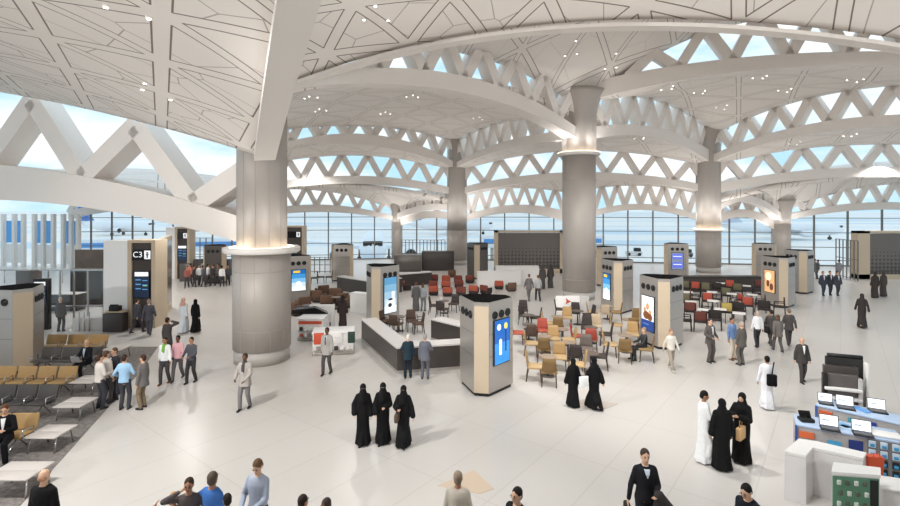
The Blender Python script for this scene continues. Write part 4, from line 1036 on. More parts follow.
# desk niche with a printer beside the C3 board
p = fl(117, 330.5); m = MB(); m.rbox(0, 0, .46, .98, .5, .92, .01); o = m.build('counter_desk', M_dark, None, p - Vector((0, .12, 0)), R(-2)); tag(o, 'small dark desk against the white panel of the C3 gate board', 'desk')
p2 = p - Vector((0, .12, 0)); m = MB(); m.rbox(0, 0, 1.0, 1.04, .56, .04, .01); m.build('desk_top', M_oak, o)
m = MB(); m.rbox(0, 0, .13, .48, .34, .26, .03); m.rbox(0, -.1, .3, .38, .14, .08, .02); o = m.build('printer', M_black, None, (p2.x, p2.y, 1.02)); tag(o, 'black printer on the small desk by the C3 gate board', 'printer')

def hex_panel_material():
    m = bpy.data.materials.new('perforated dark panel'); m.use_nodes = True; nt = m.node_tree; b = nt.nodes['Principled BSDF']
    tc = nt.nodes.new('ShaderNodeTexCoord'); mp = nt.nodes.new('ShaderNodeMapping'); mp.inputs['Scale'].default_value = (3.0, 3.0, 3.0)
    v = nt.nodes.new('ShaderNodeTexVoronoi'); v.inputs['Randomness'].default_value = .12; v.inputs['Scale'].default_value = 1.0
    nt.links.new(tc.outputs['Object'], mp.inputs[0]); nt.links.new(mp.outputs[0], v.inputs['Vector'])
    sp = nt.nodes.new('ShaderNodeSeparateXYZ'); nt.links.new(tc.outputs['Object'], sp.inputs[0])
    d = nt_math(nt, 'LESS_THAN', v.outputs['Distance'], nt_math(nt, 'MULTIPLY', nt_math(nt, 'MULTIPLY', nt_math(nt, 'SUBTRACT', 3.2, sp.outputs[2]), .2), 1.0))
    mx = nt.nodes.new('ShaderNodeMix'); mx.data_type = 'RGBA'; mx.inputs['A'].default_value = (*srgb((104, 97, 93)), 1); mx.inputs['B'].default_value = (*srgb((68, 63, 61)), 1)
    nt.links.new(d, mx.inputs['Factor']); nt.links.new(mx.outputs['Result'], b.inputs['Base Color']); b.inputs['Roughness'].default_value = .5; return m
M_hex = hex_panel_material()
def display_wall(x0, x1, y_top, base, label, frame=.35, rz=0):
    p = fl(x0, base); s = F / p.y; w = (x1 - x0) / s; h = CH - (y_top - HY) / s
    root = empty('display_wall', p, rz, label, 'display wall')
    m = MB(); m.box(w / 2, .3, h - .1, w, .7, .2); m.box(frame / 2, .3, h / 2, frame, .7, h); m.box(w - frame / 2, .3, h / 2, frame, .7, h); m.box(w / 2, .3, .2, w, .7, .4); m.build('frame', M_oak, root)
    m = MB(); m.box(w / 2, .3, h / 2, w - 2 * frame, .6, h - .5); m.build('panel', M_hex, root)
    return root
display_wall(494.5, 563.5, 230.5, 273, 'wide dark display wall with tan frame at centre before the windows')
display_wall(857, 935, 231, 279, 'dark display wall with tan frame at the right edge', frame=1.1)

# ================================================================ bar counters
def wall_path(name, label, pts, h, th, m_body, m_top, ov=.08, plinth=True, cat='counter', close=False):
    """counter that follows floor points; outer side is right of travel direction"""
    P = [Vector((p.x, p.y)) for p in pts]; n = len(P)
    def off(d):
        out = []
        for i in range(n):
            ds = []
            if i > 0: ds.append((P[i] - P[i - 1]).normalized())
            if i < n - 1: ds.append((P[i + 1] - P[i]).normalized())
            ns = [Vector((-q.y, q.x)) for q in ds]; a = ns[0] if len(ns) == 1 else (ns[0] + ns[1]).normalized() / max(.35, math.cos(ns[0].angle(ns[1]) / 2))
            out.append(P[i] + a * d)
        return out
    root = empty(name, (P[0].x, P[0].y, 0), 0, label, cat); o0 = P[0]
    def strip(d0, d1, z0, z1):
        A = off(d0); B = off(d1); mb = MB(); vs = []
        for a, b in zip(A, B): a = a - o0; b = b - o0; vs += [(a.x, a.y, z0), (b.x, b.y, z0), (b.x, b.y, z1), (a.x, a.y, z1)]
        fs = [(3, 2, 1, 0), tuple(4 * (n - 1) + k for k in range(4))]
        for i in range(n - 1):
            for k in range(4): q = (k + 1) % 4; fs.append((4 * i + k, 4 * i + q, 4 * i + 4 + q, 4 * i + 4 + k))
        mb.add(vs, fs); return mb
    if plinth: strip(.0, th - .04, 0, .12).build('plinth', M_steel, root)
    strip(0, th, .12 if plinth else 0, h - .06).build('front', m_body, root)
    strip(-ov * .3, th + ov, h - .06, h).build('top', m_top, root)
    return root
wall_path('bar_counter', 'dark U-shaped bar counter with pale top, where two suited men stand', [fl(361.5, 340), fl(397, 374), fl(506, 366)], 1.0, .62, M_dark, M_top)
wall_path('bar_counter', 'dark counter arm with pale top running behind the blue-screen kiosk', [fl(431, 340), fl(500, 360)], 1.0, .62, M_dark, M_top)
wall_path('bar_counter', 'far dark counter with pale top left of the bar kiosk', [fl(337, 290), fl(370, 296), fl(402, 292)], 1.05, .6, M_dark, M_top, plinth=False)
wall_path('partition_wall', 'low white partition box in front of the far dark counter, left of the bar kiosk', [fl(350, 312), fl(369, 314)], 1.15, .5, M_lwhite, M_lwhite, plinth=False, cat='partition')
wall_path('bar_counter', 'far dark counter strip right of the bar kiosk', [fl(401, 287), fl(432, 284)], 1.0, .6, M_dark, M_top, plinth=False)
wall_path('bar_counter', 'long dark counter with black top behind the right hand cafe', [fl(676, 292), fl(764, 292)], 1.1, .9, M_dark, M_black, plinth=False)
wall_path('partition_wall', 'low white partition wall left of the wide dark display wall', [fl(478, 287), fl(521, 285)], 1.2, .3, M_lwhite, M_lwhite, plinth=False, cat='partition')
wall_path('service_counter', 'white counter in front of the wide dark display wall', [fl(496, 281), fl(539, 281)], 1.25, .6, M_lwhite, M_lwhite, plinth=False)

# ================================================================ cafe furniture
def chair_proto(name, seat_rgb, back_rgb, leg_rgb, arms=False):
    root = empty(name, (0, 0, 0), 0); ms, mk, ml = mat('chair seat %d %d %d' % seat_rgb, seat_rgb, .8), mat('chair back %d %d %d' % back_rgb, back_rgb, .8), mat('chair leg %d %d %d' % leg_rgb, leg_rgb, .5)
    m = MB(); m.rbox(0, -.02, .45, .5, .5, .08, .03); m.build('seat', ms, root)
    m = MB(); vs = []; fs = []   # curved back shell with thickness
    for j in range(5):
        for i in range(7):
            x = (i - 3) / 3 * (.24 - .012 * j); z = .44 + .46 * j / 4; y = .2 + .035 * j / 4 * 2 - .035 * (x / .24) ** 2; vs.append((x, y, z))
    k = len(vs); vs += [(v[0], v[1] + .035, v[2]) for v in vs]
    for j in range(4):
        for i in range(6):
            a = j * 7 + i; fs.append((a, a + 1, a + 8, a + 7)); fs.append((k + a, k + a + 7, k + a + 8, k + a + 1))
    rim = [i for i in range(7)] + [7 * j + 6 for j in range(1, 5)] + [28 + i for i in range(5, -1, -1)] + [7 * j for j in range(3, 0, -1)]
    for i in range(len(rim)): a, b = rim[i], rim[(i + 1) % len(rim)]; fs.append((a, k + a, k + b, b))
    m.add(vs, fs, True); m.build('backrest', mk, root)
    for sx in (-1, 1):
        for sy in (-1, 1):
            m = MB(); m.tube([(sx * .2, sy * .19, .42), (sx * .225, sy * .225 + (.03 if sy > 0 else 0), 0)], [.026, .016], 6); m.build('leg', ml, root)
        if arms:
            m = MB(); m.tube([(sx * .24, -.2, .43), (sx * .25, -.18, .66), (sx * .25, .2, .68)], .018, 6); m.build('armrest', ml, root)
    return root
def table_proto(name, r, top_rgb, leg_rgb, square=False, h=.74):
    root = empty(name, (0, 0, 0), 0); mt, ml = mat('table top %d %d %d' % top_rgb, top_rgb, .35), mat('table leg %d %d %d' % leg_rgb, leg_rgb, .4)
    m = MB()
    if square: m.rbox(0, 0, h - .02, r * 2, r * 2, .04, .01)
    else: m.lathe([(r - .02, h - .04), (r, h - .03), (r, h - .01), (r - .01, h)], n=24)
    m.build('table_top', mt, root)
    if square:
        for a in (-1, 1):
            for b in (-1, 1): m = MB(); m.tube([(a * (r - .05), b * (r - .05), h - .03), (a * (r - .05), b * (r - .05), 0)], .02, 6); m.build('leg', ml, root)
    else:
        m = MB(); m.tube([(0, 0, h - .04), (0, 0, .03)], .035, 8); m.build('stem', ml, root); m = MB(); m.lathe([(.26, 0), (.26, .012), (.05, .035)], n=20); m.build('base', ml, root)
    return root
used = {}
def put(proto, px, py, rz, label, cat, group, sc=None):
    p = fl(px, py); phi = math.atan2(p.x, p.y)
    if proto.name not in used: used[proto.name] = 1; o = proto; o.location = p; o.rotation_euler.z = R(rz) - phi
    else: o = copy_tree(proto, p, R(rz) - phi)
    k = sc or {'cafe_chair': 1.12, 'cafe_armchair': 1.12, 'lounge_chair': .84}.get(proto.name.split('.')[0], 1); o.scale = (k, k, k)
    o['label'] = label; o['category'] = cat; o['group'] = group; return o
C = {'tan': chair_proto('cafe_chair', (190, 162, 122), (172, 140, 96), (92, 72, 54)), 'olive': chair_proto('cafe_chair', (150, 124, 84), (128, 102, 66), (70, 56, 44)),
     'red': chair_proto('cafe_chair', (178, 88, 70), (160, 74, 60), (66, 50, 44)), 'dark': chair_proto('cafe_chair', (74, 66, 62), (62, 54, 52), (48, 42, 40)),
     'grey': chair_proto('cafe_chair', (120, 108, 100), (104, 94, 88), (60, 52, 48)), 'sand': chair_proto('cafe_chair', (200, 182, 156), (190, 170, 144), (92, 72, 54)), 'brown': chair_proto('cafe_chair', (92, 72, 62), (84, 66, 56), (56, 46, 42), True)}
TB = table_proto('cafe_table', .31, (158, 138, 120), (80, 72, 66)); TW = table_proto('cafe_table', .3, (226, 222, 218), (60, 52, 50), True); TD = table_proto('cafe_table', .31, (104, 90, 82), (50, 44, 42))
col_word = {'tan': 'tan', 'olive': 'olive brown', 'red': 'brick red', 'dark': 'dark brown', 'grey': 'grey brown', 'sand': 'pale sand', 'brown': 'brown armed'}
# (x, floor y of the chair, colour, heading: 0 faces the viewer)
MAIN = [('dark', 526, 325, 60, 'front left by the blue-screen kiosk'), ('dark', 534.5, 327, -90, 'back left, right side of its table'), ('dark', 523, 319, 0, 'far left corner'), ('tan', 548, 333, 90, 'left side of the tan trio'), ('olive', 558, 337, 180, 'near side of the tan trio'), ('tan', 567, 327, 0, 'far side of the tan trio'),
        ('dark', 576, 322, 0, 'near the column foot'), ('dark', 586, 324, -70, 'right of the chair near the column foot'), ('dark', 560, 318, 90, 'just below the white logo stand'),
        ('red', 541, 341, 0, 'left of the middle of the cafe'), ('red', 521, 344, 90, 'beside the kiosk'), ('brown', 528, 345, 180, 'among the red chairs beside the kiosk'), ('tan', 531, 355, 90, 'left edge below the red chairs'), ('tan', 555, 350, 0, 'centre, facing the viewer'), ('olive', 544, 361, 180, 'centre left with its back to the viewer'),
        ('tan', 567.5, 351, -80, 'turned left at the centre table'), ('tan', 534.5, 380, 90, 'nearest corner of the cafe'), ('olive', 549, 385, 180, 'nearest of all with its back to the viewer'), ('tan', 560.5, 370, 0, 'facing the viewer in the nearest group'),
        ('dark', 575.5, 369, 180, 'just behind the two black-robed women'), ('grey', 586, 361, 0, 'facing the viewer behind the two robed women'), ('dark', 600, 369, -90, 'turned left, right of the two robed women'), ('tan', 578, 378, -90, 'close to the left robed woman'),
        ('red', 577, 347, 90, 'left side of the dark table'), ('red', 591, 350, 180, 'near side of the dark table'), ('dark', 587, 338, 0, 'far side of the dark table'), ('sand', 596, 336, 0, 'beyond the dark table'), ('dark', 606, 345, -90, 'right side of the dark table'),
        ('tan', 610, 356, 90, 'left of the seated man'), ('olive', 625, 362, 180, 'near side of the seated man\'s table'), ('tan', 633, 345, 0, 'far side of the seated man\'s table'),
        ('tan', 619, 335, 90, 'below the kiosk with tall blue screen'), ('olive', 632, 337, 180, 'beside the poster kiosk'), ('sand', 603, 322, 180, 'farthest right row, left one'), ('olive', 616, 321, -90, 'farthest right row by the kiosk'), ('tan', 594, 321, 90, 'at the right foot of the ringed column'), ('olive', 637, 329, 0, 'just left of the poster kiosk')]
for c, x, y, rz, w in MAIN: put(C[c], x, y, rz, '%s cafe chair, %s' % (col_word[c], w), 'chair', 'chairs of the middle cafe')
for x, y, t, w in ((529, 329, TD, 'back left'), (557, 331, TB, 'among the tan trio'), (580, 324, TD, 'near the column foot'), (530, 340, TD, 'by the red chairs'), (545, 353, TB, 'centre left'), (548, 376, TB, 'in the nearest group'), (590, 372, TD, 'behind the two robed women'),
                   (591, 343, TD, 'between red and sand chairs'), (626, 352, TB, 'in front of the seated man'), (627, 335, TB, 'left of the poster kiosk'), (608, 319, TB, 'below the tall blue screen'), (568, 360, TB, 'centre right'), (562, 345, TB, 'centre, right of the facing tan chair')):
    put(t, x, y, 0, 'small round cafe table, %s' % w, 'table', 'tables of the middle cafe')
def frame_chair(name, back_rgb):
    root = empty(name, (0, 0, 0), 0); ml = mat('dark chair frame', (40, 34, 33), .5); mk = mat('chair back %d %d %d' % back_rgb, back_rgb, .8)
    m = MB(); m.rbox(0, -.02, .44, .5, .48, .07, .02); m.build('seat', mat('dark seat pad', (52, 44, 42), .8), root)
    m = MB(); m.rbox(0, .22, .72, .46, .05, .4, .025); m.build('backrest', mk, root)
    for sx in (-1, 1):
        m = MB(); m.bar((sx * .245, .23, .9), (sx * .26, .27, 0), .04, .045); m.build('leg', ml, root)
        m = MB(); m.bar((sx * .245, -.2, .64), (sx * .26, -.24, 0), .04, .045); m.build('leg', ml, root)
        m = MB(); m.bar((sx * .245, -.22, .65), (sx * .245, .23, .67), .045, .035); m.build('armrest', ml, root)
    return root
FC = {'red': frame_chair('cafe_armchair', (168, 76, 60)), 'yellow': frame_chair('cafe_armchair', (178, 156, 84)), 'green': frame_chair('cafe_armchair', (98, 94, 70)), 'brown': frame_chair('cafe_armchair', (104, 56, 48)), 'dark': frame_chair('cafe_armchair', (48, 42, 40))}
RT = [('brown', 699, 331, 180, 'nearest, with its back to the viewer'), ('brown', 687, 330, 90, 'cut off by the poster kiosk'), ('dark', 715, 329, 180, 'behind the charcoal-suited man'), ('yellow', 726, 321, 180, 'the only yellow back'), ('dark', 739, 320, 170, 'right of the yellow one'), ('red', 747.5, 314, 180, 'right side, second row'),
      ('brown', 760, 312, -90, 'turned left near the amber kiosk'), ('dark', 764, 318, 180, 'in front of the amber picture'), ('dark', 779, 315, -90, 'at the foot of the amber kiosk'), ('red', 707.5, 309, 180, 'left middle, third row'), ('green', 726, 303, 180, 'middle, fourth row'), ('green', 737.5, 298, 180, 'far middle, right'),
      ('red', 729.5, 294, 180, 'far middle against the dark counter'), ('red', 696, 296, 180, 'far left against the dark counter'), ('green', 687, 295, 180, 'far left corner'), ('red', 695, 307, 90, 'left, turned sideways'), ('green', 685, 310, 180, 'left edge beside the poster kiosk'), ('dark', 717, 307, -90, 'left middle, turned sideways'),
      ('dark', 757, 301, 90, 'right, turned to its table'), ('red', 736, 311, -60, 'centre, turned sideways'), ('dark', 709, 321, 90, 'left, second row'), ('brown', 690, 320, 180, 'left, second row by the kiosk'), ('green', 704, 297, 180, 'far left, third from the kiosk'), ('dark', 716, 298, 0, 'far middle left'), ('brown', 759, 294, 180, 'far right against the counter')]
for c, x, y, rz, w in RT: put(FC[c], x, y, rz, '%s-backed dark framed armchair in the right cafe, %s' % (c, w), 'armchair', 'armchairs of the right hand cafe')
for x, y, w in ((704, 323, 'nearest left'), (719, 322, 'nearest middle'), (739, 327, 'nearest right'), (752, 306, 'right, by the sideways armchair'), (713, 313, 'left middle'), (732, 305, 'centre'), (691, 314, 'left edge'), (746, 296, 'far right'), (712, 303, 'far left middle'), (688, 303, 'far left edge'), (770, 300, 'far right by the amber kiosk'), (721, 293, 'far centre')):
    put(TW, x, y, 0, 'square white topped cafe table in the right cafe, %s' % w, 'table', 'tables of the right hand cafe')
# table groups by the bar
for c, x, y, rz, w in (('brown', 388, 331, 60, 'left'), ('brown', 409, 331, 10, 'middle'), ('brown', 417, 333, -80, 'right'), ('brown', 396, 334, 150, 'near left')): put(C[c], x, y, rz, 'brown chair at the table inside the bar, %s one' % w, 'chair', 'chairs inside the bar')
put(TD, 401, 331, 0, 'small dark table inside the bar', 'table', 'tables near the bar')
for c, x, y, rz, w in (('dark', 434, 314, 80, 'left'), ('dark', 454, 312, -20, 'right'), ('dark', 442, 318, 150, 'near')): put(C[c], x, y, rz, 'dark chair at the table behind the bar arm, %s one' % w, 'chair', 'chairs behind the bar arm')
put(TD, 444, 313, 0, 'small dark table behind the bar arm', 'table', 'tables near the bar')
# lounge chairs with red cushions
def club(name, cush, shell):
    root = empty(name, (0, 0, 0), 0); ms = mat('club shell %d %d %d' % shell, shell, .7); mc = mat('cushion %d %d %d' % cush, cush, .85)
    m = MB(); m.rbox(0, 0, .25, .8, .76, .34, .06); m.build('base', ms, root)
    m = MB(); m.rbox(0, .3, .55, .8, .2, .5, .07); m.build('backrest', mc, root)
    for sx in (-1, 1): m = MB(); m.rbox(sx * .36, -.02, .42, .12, .66, .3, .05); m.build('armrest', ms, root)
    m = MB(); m.rbox(0, -.06, .44, .58, .56, .12, .05); m.build('cushion', mc, root)
    m = MB()
    m.box(0, 0, .04, .6, .6, .08); m.build('foot', M_black, root)
    return root
CR, CD, CB = club('lounge_chair', (172, 84, 64), (56, 46, 44)), club('lounge_chair', (120, 62, 52), (50, 42, 42)), club('lounge_chair', (104, 78, 62), (84, 66, 56))
LG_ = [(CD, 434, 282, 180, 'back row, left'), (CR, 446, 283, 180, 'back row, middle'), (CD, 458, 283, 180, 'back row, right'), (CD, 433, 289, 180, 'middle row, left'), (CR, 446, 289, 180, 'middle row, middle'), (CD, 459, 288, 180, 'middle row, right'), (CR, 433.5, 295, 180, 'front row, left'), (CR, 447.5, 296, 180, 'front row, middle'),
       (CD, 461, 295.5, 180, 'front row, right'), (CD, 470, 283, 170, 'back right corner'), (CR, 475, 294, 170, 'front right, before the white partition'), (CD, 485, 294, 140, 'right end, dark and turned'), (CR, 499, 289, 180, 'red one at the white partition'), (CB, 511, 291, 200, 'olive brown one beside the grey couple'), (CD, 407, 290, 90, 'far left, near the bar kiosk'), (CB, 452, 277, 180, 'farthest, dark')]
for pr, x, y, rz, w in LG_: put(pr, x, y, rz, 'low lounge armchair in the centre lounge, %s' % w, 'armchair', 'armchairs of the centre lounge')
for x, y, rz, w in ((313, 302, 150, 'largest brown one at left'), (322, 296, 200, 'behind the largest'), (336, 299, 170, 'middle'), (341, 305, 200, 'right'), (327, 307, 180, 'front middle'), (297, 315, 120, 'left, by the column'), (303, 309, 200, 'left, second from the column'), (348, 307, 230, 'rightmost')):
    put(CB, x, y, rz, 'brown tub armchair left of the bar, %s' % w, 'armchair', 'brown tub armchairs left of the bar', 1.0)
for x, y, w in ((336, 309, 'right'), (308, 318, 'left')): put(TD, x, y, 0, 'low dark table among the brown tub armchairs, %s' % w, 'table', 'tables among the tub armchairs')
for x, y, rz, w in ((306, 284, 90, 'first'), (314, 284, -90, 'second'), (321, 283, 90, 'third'), (329, 283, -90, 'fourth')): put(C['dark'], x, y, rz, 'dark chair far back by the distant gate board, %s from the left' % w, 'chair', 'far dark chairs by the windows')
# ================================================================ waiting benches on the carpet
M_chrome = mat('polished aluminium', (190, 188, 186), .25, metal=.8)
M_tanup = mat('mustard tan upholstery', (164, 132, 86), .7, noise=.05)
M_dkup = mat('charcoal upholstery', (74, 70, 68), .7, noise=.05)
def bench(name, n, m_up, label, loc, rz=0, pitch=.72):
    root = empty(name, loc, rz, label, 'bench', 'rows of waiting benches'); w = n * pitch
    m = MB(); m.box(0, .05, .36, w + .3, .07, .07); m.build('beam', M_chrome, root)
    for i in range(n):
        x = (i - (n - 1) / 2) * pitch
        M = Matrix.Translation((x, -.02, .44)) @ Matrix.Rotation(R(-4), 4, 'X')
        m = MB(); m.rbox(0, 0, 0, pitch - .09, .5, .08, .03, M=M); m.build('seat', m_up, root)
        M = Matrix.Translation((x, .28, .66)) @ Matrix.Rotation(R(-16), 4, 'X')
        m = MB(); m.rbox(0, 0, 0, pitch - .05, .06, .4, .03, M=M); m.build('backrest', m_up, root)
    for i in range(n + 1):
        x = (i - n / 2) * pitch
        m = MB(); m.tube([(x, .1, .4), (x, .1, .62), (x, -.22, .62), (x, -.24, .42), (x, .08, .37)], .018, 6); m.build('armrest', M_chrome, root)
    for sx in (-1, 1):
        x = sx * (w / 2 - pitch * .5)
        m = MB(); m.tube([(x, -.24, .02), (x, .05, .34), (x, .34, .02)], .025, 6); m.build('leg', M_chrome, root)
    return root
def side_table(label, loc, rz=0, w=1.0, d=.75):
    root = empty('side_table', loc, rz, label, 'side table', 'low side tables at the bench ends')
    for k in (-1, 1): m = MB(); m.rbox(0, k * d / 4, .42, w, d / 2 - .015, .035, .01); m.build('table_top', mat('pale table board', (196, 188, 182), .45), root)
    for sx in (-1, 1):
        m = MB(); m.tube([(sx * w * .42, -d * .4, .0), (sx * w * .4, -d * .3, .4), (sx * w * .4, d * .3, .4), (sx * w * .42, d * .4, 0)], .02, 6); m.build('leg', M_chrome, root)
    return root
def row_at(xl, xr, yf, n, m_up, label):
    a, b = fl(xl, yf), fl(xr, yf); s = F / a.y; pitch = (b.x - a.x) / n
    return bench('waiting_bench', n, m_up, label, ((a.x + b.x) / 2, a.y + .25, .012), 0, pitch)
row_at(36, 100, 359, 3, M_tanup, 'farthest tan waiting bench of three seats on the carpet')
row_at(30, 93, 374, 3, M_dkup, 'charcoal waiting bench just in front of the farthest tan one, laptop user on it')
row_at(-38, 66, 398, 5, M_tanup, 'long tan waiting bench in the middle of the carpet')
row_at(-42, 45, 421, 4, M_dkup, 'long charcoal waiting bench in front of the middle tan one')
row_at(-68, 22, 457, 3, M_tanup, 'nearest tan waiting bench at the left edge, a man in a suit on it')
for px, py, w in ((111, 361, 'farthest, right of the far tan bench'), (81, 396, 'right of the middle tan bench'), (67, 422, 'right of the charcoal bench'), (40, 455, 'right of the nearest bench'), (4, 500, 'nearest, cut by the left edge')):
    p = fl(px, py); side_table('low pale side table, %s' % w, (p.x, p.y + .35, .012), 0, .8 if w[0] != 'n' else 1.0, .8)
# seated men
Ps = person(0, 0, -6, 'bald man in a black suit sitting with a laptop on the charcoal bench', top=(30, 30, 34), bottom=(34, 34, 38), skin='light', hair=(150, 130, 116), bald=True, coat=True, shirt=(180, 196, 214), pose='sit', floor_at=fl(87, 376) + Vector((0, .0, .012)))
p = W(Ps, (0, -.36, .64)); root = empty('laptop', p, R(-6), 'silver laptop on the lap of the man seated on the charcoal bench', 'laptop')
m = MB(); m.rbox(0, 0, 0, .34, .24, .02, .005); m.build('keyboard_base', M_steel, root); m = MB(); m.rbox(0, 0, .12, .34, .015, .23, .005, M=Matrix.Translation((0, -.12, 0)) @ Matrix.Rotation(R(18), 4, 'X')); m.build('lid', mat('silver lid', (190, 190, 192), .3, metal=.5), root)
person(0, 0, 25, 'man in a black suit and white shirt sitting at the left edge, reading', top=(22, 22, 25), bottom=(24, 24, 27), skin='light', hair=(96, 64, 42), coat=True, shirt=(236, 236, 236), pose='sit', floor_at=fl(5, 459) + Vector((0, 0, .012)), nod=18, hands=[(-.14, -.36, .82), (.12, -.38, .82)], q=.018)
person(0, 0, -88, 'man in dark clothes sitting at a tan table left of the poster kiosk', top=(62, 62, 64), bottom=(52, 52, 56), skin='light', hair=(150, 128, 104), pose='sit', floor_at=fl(644, 360))
p = fl(646, 361); put(C['olive'], 646.5, 361, -90, 'olive brown cafe chair under the seated man left of the poster kiosk', 'chair', 'chairs of the middle cafe')
person(342.5, 329, 180, 'woman in a dark robe with a reddish bag standing behind the retail stands', robe=(58, 48, 48), hijab=(44, 40, 42), h=1.74, skin='light')
person(416, 311, 190, 'person in a grey robe, left one of the couple by the bar kiosk', robe=(104, 102, 102), hair=(100, 70, 56), h=1.74, skin='light')
person(423, 311, 160, 'person in pale grey with a pink bag beside the grey-robed one', top=(150, 152, 154), bottom=(122, 128, 132), hair=(92, 62, 48), h=1.68, skin='light', long_hair=True)
person(529, 301, 190, 'man in a grey suit walking before the wide dark display wall, left of two', top=(108, 104, 104), bottom=(110, 106, 104), hair=(90, 70, 60), coat=True, h=1.8, skin='light', pose='walk')
person(538, 301.5, 182, 'woman in pale grey walking with a black handbag, right of two', top=(170, 170, 170), bottom=(60, 60, 62), hair=(110, 84, 66), h=1.76, skin='light', pose='walk2')
person(542.5, 289, 170, 'dark robed woman before the display wall, nearer the grey couple', robe=(82, 78, 76), hijab=(78, 74, 72), h=1.8, skin='light')
person(550.5, 288, 190, 'dark robed woman before the display wall, nearer the ringed column', robe=(74, 70, 69), hijab=(70, 66, 66), h=1.85, skin='light')
for px, py, w, c in ((823, 295.5, 'left', (66, 70, 80)), (830, 295, 'middle', (60, 62, 70)), (837.5, 295.5, 'right', (68, 70, 78))):
    person(px, py, -4, 'suited man walking abreast before the far windows at right, %s of three' % w, top=c, bottom=c, shirt=(226, 226, 230), coat=True, h=1.72, skin='light', pose='step', q=.03)
person(875, 298, 170, 'dark robed figure in front of the right display wall, left one', robe=(66, 60, 58), hijab=(62, 58, 56), h=1.8, skin='light', q=.03)
person(883.5, 296.5, 180, 'dark robed figure in front of the right display wall, right one', robe=(78, 72, 70), hijab=(72, 66, 64), h=1.75, skin='light', q=.03)
rnd = random.Random(3)
far = [(190, 285), (194, 287), (199, 286), (203, 287), (208, 285), (213, 286), (218, 284), (222, 287), (228, 286), (187, 288)]
tops = [(196, 120, 104), (70, 68, 70), (232, 232, 232), (90, 90, 100), (226, 226, 228), (60, 56, 56), (120, 110, 104), (232, 230, 228), (84, 80, 84), (150, 90, 80)]
nm = ['reddish', 'dark grey', 'white', 'slate', 'off-white', 'black', 'brown grey', 'cream', 'ash', 'rust']
for (px, py), c, w in zip(far, tops, nm):
    person(px, py, rnd.uniform(-60, 240), 'small distant person in a %s top in the crowd left of the nearest column' % w, top=c, bottom=(70, 68, 72), h=1.7, pose='step', q=.04, group='distant crowd left of the nearest column')
far2 = [(805, 278, (150, 150, 152)), (810, 279, (190, 190, 192)), (815, 278, (120, 120, 124)), (839, 279, (140, 140, 146)), (818, 279, (88, 88, 92))]
for (px, py, c), w in zip(far2, ('leftmost', 'second from left', 'third from left', 'rightmost', 'fourth from left')):
    person(px, py, rnd.uniform(0, 360), 'distant person by the windows right of the far column, %s' % w, top=c, bottom=c, h=1.7, pose='stand', q=.04)
person(846, 300, 0, 'x', h=1.7) if False else None

# ================================================================ retail stands left of the bar
M_redp = mat('red print', (204, 84, 58), .5); M_greyp = mat('grey shelf goods', (150, 144, 140), .6)
def box_thing(name, label, cat, loc, rz, size, m, bevel=.02): 
    mb = MB(); mb.rbox(0, 0, size[2] / 2, *size, bevel); o = mb.build(name, m, None, loc, rz); return tag(o, label, cat)
def stand(name, label, pL, pR, depth, h, goods_rows, goods_cols, band=True):
    a, b = fl(*pL), fl(*pR); d = b - a; w = d.length; rz = math.atan2(d.y, d.x)
    root = empty(name, a, rz, label, 'shop stand')
    m = MB(); m.rbox(w / 2, depth / 2, .06, w, depth, .12, .02); m.build('plinth', M_steel, root)
    m = MB(); m.rbox(w / 2, depth / 2, .12 + (h - .2) / 2, w - .04, depth - .04, h - .2, .03); m.build('body', M_lwhite, root)
    m = MB(); m.rbox(w / 2, depth / 2, h - .04, w + .04, depth + .04, .08, .03); m.build('top', M_lwhite, root)
    if band: m = MB(); m.box(w / 2, .01, h - .2, w * .9, .03, .14); m.build('red_band', M_redp, root)
    for r in range(goods_rows):
        m = MB(); m.box(w / 2, -.03, .2 + r * (h - .5) / max(1, goods_rows), w * .92, .12, .02); m.build('shelf', M_steel, root)
        for c in range(goods_cols):
            x = w * .08 + (w * .84) * (c + .5) / goods_cols; g = .1 + .08 * rnd.random()
            m = MB(); m.rbox(x, -.03, .215 + r * (h - .5) / max(1, goods_rows) + g / 2, w * .84 / goods_cols * .7, .08, g, .01)
            o = m.build('goods', [M_greyp, M_redp, M_dark, M_lwhite][rnd.randrange(4)], root)
    return root
stand('retail_stand', 'white retail stand with red band and shelves beside the nearest column', (297, 341), (323, 341), 1.3, 1.05, 2, 5)
s2 = stand('retail_stand', 'white retail stand with red signs behind the man in the pale grey jacket', (312, 356), (354, 354), 1.1, .95, 1, 6, False)
for x, w, m_, nme in ((.28, .42, M_redp, 'red_poster'), (1.0, .5, M_lwhite, 'price_sign'), (1.62, .3, mat('dark green poster', (44, 66, 56), .4), 'green_poster')):
    m = MB(); m.rbox(x, -.02, .72, w, .03, .48, .008); m.build(nme, m_, s2)
text_obj('SALE' if False else '- -', .14, 'sign_mark', M_black, s2, (1.0, -.045, .75))
a = fl(300, 334); o = MB(); o.add([(-.9, 0, 1.06), (1.0, 0, 1.06), (.75, .7, 1.06), (-.9, .9, 1.06), (-.8, .15, 1.22), (.3, .15, 1.34), (.2, .6, 1.34), (-.8, .7, 1.22)], [(3, 2, 1, 0), (4, 5, 6, 7), (0, 1, 5, 4), (1, 2, 6, 5), (2, 3, 7, 6), (3, 0, 4, 7)])
tag(o.build('folded_canopy', M_blackg, None, (a.x + .5, a.y - .35, 0)), 'black slanted display cover on the retail stand beside the nearest column', 'display cover')
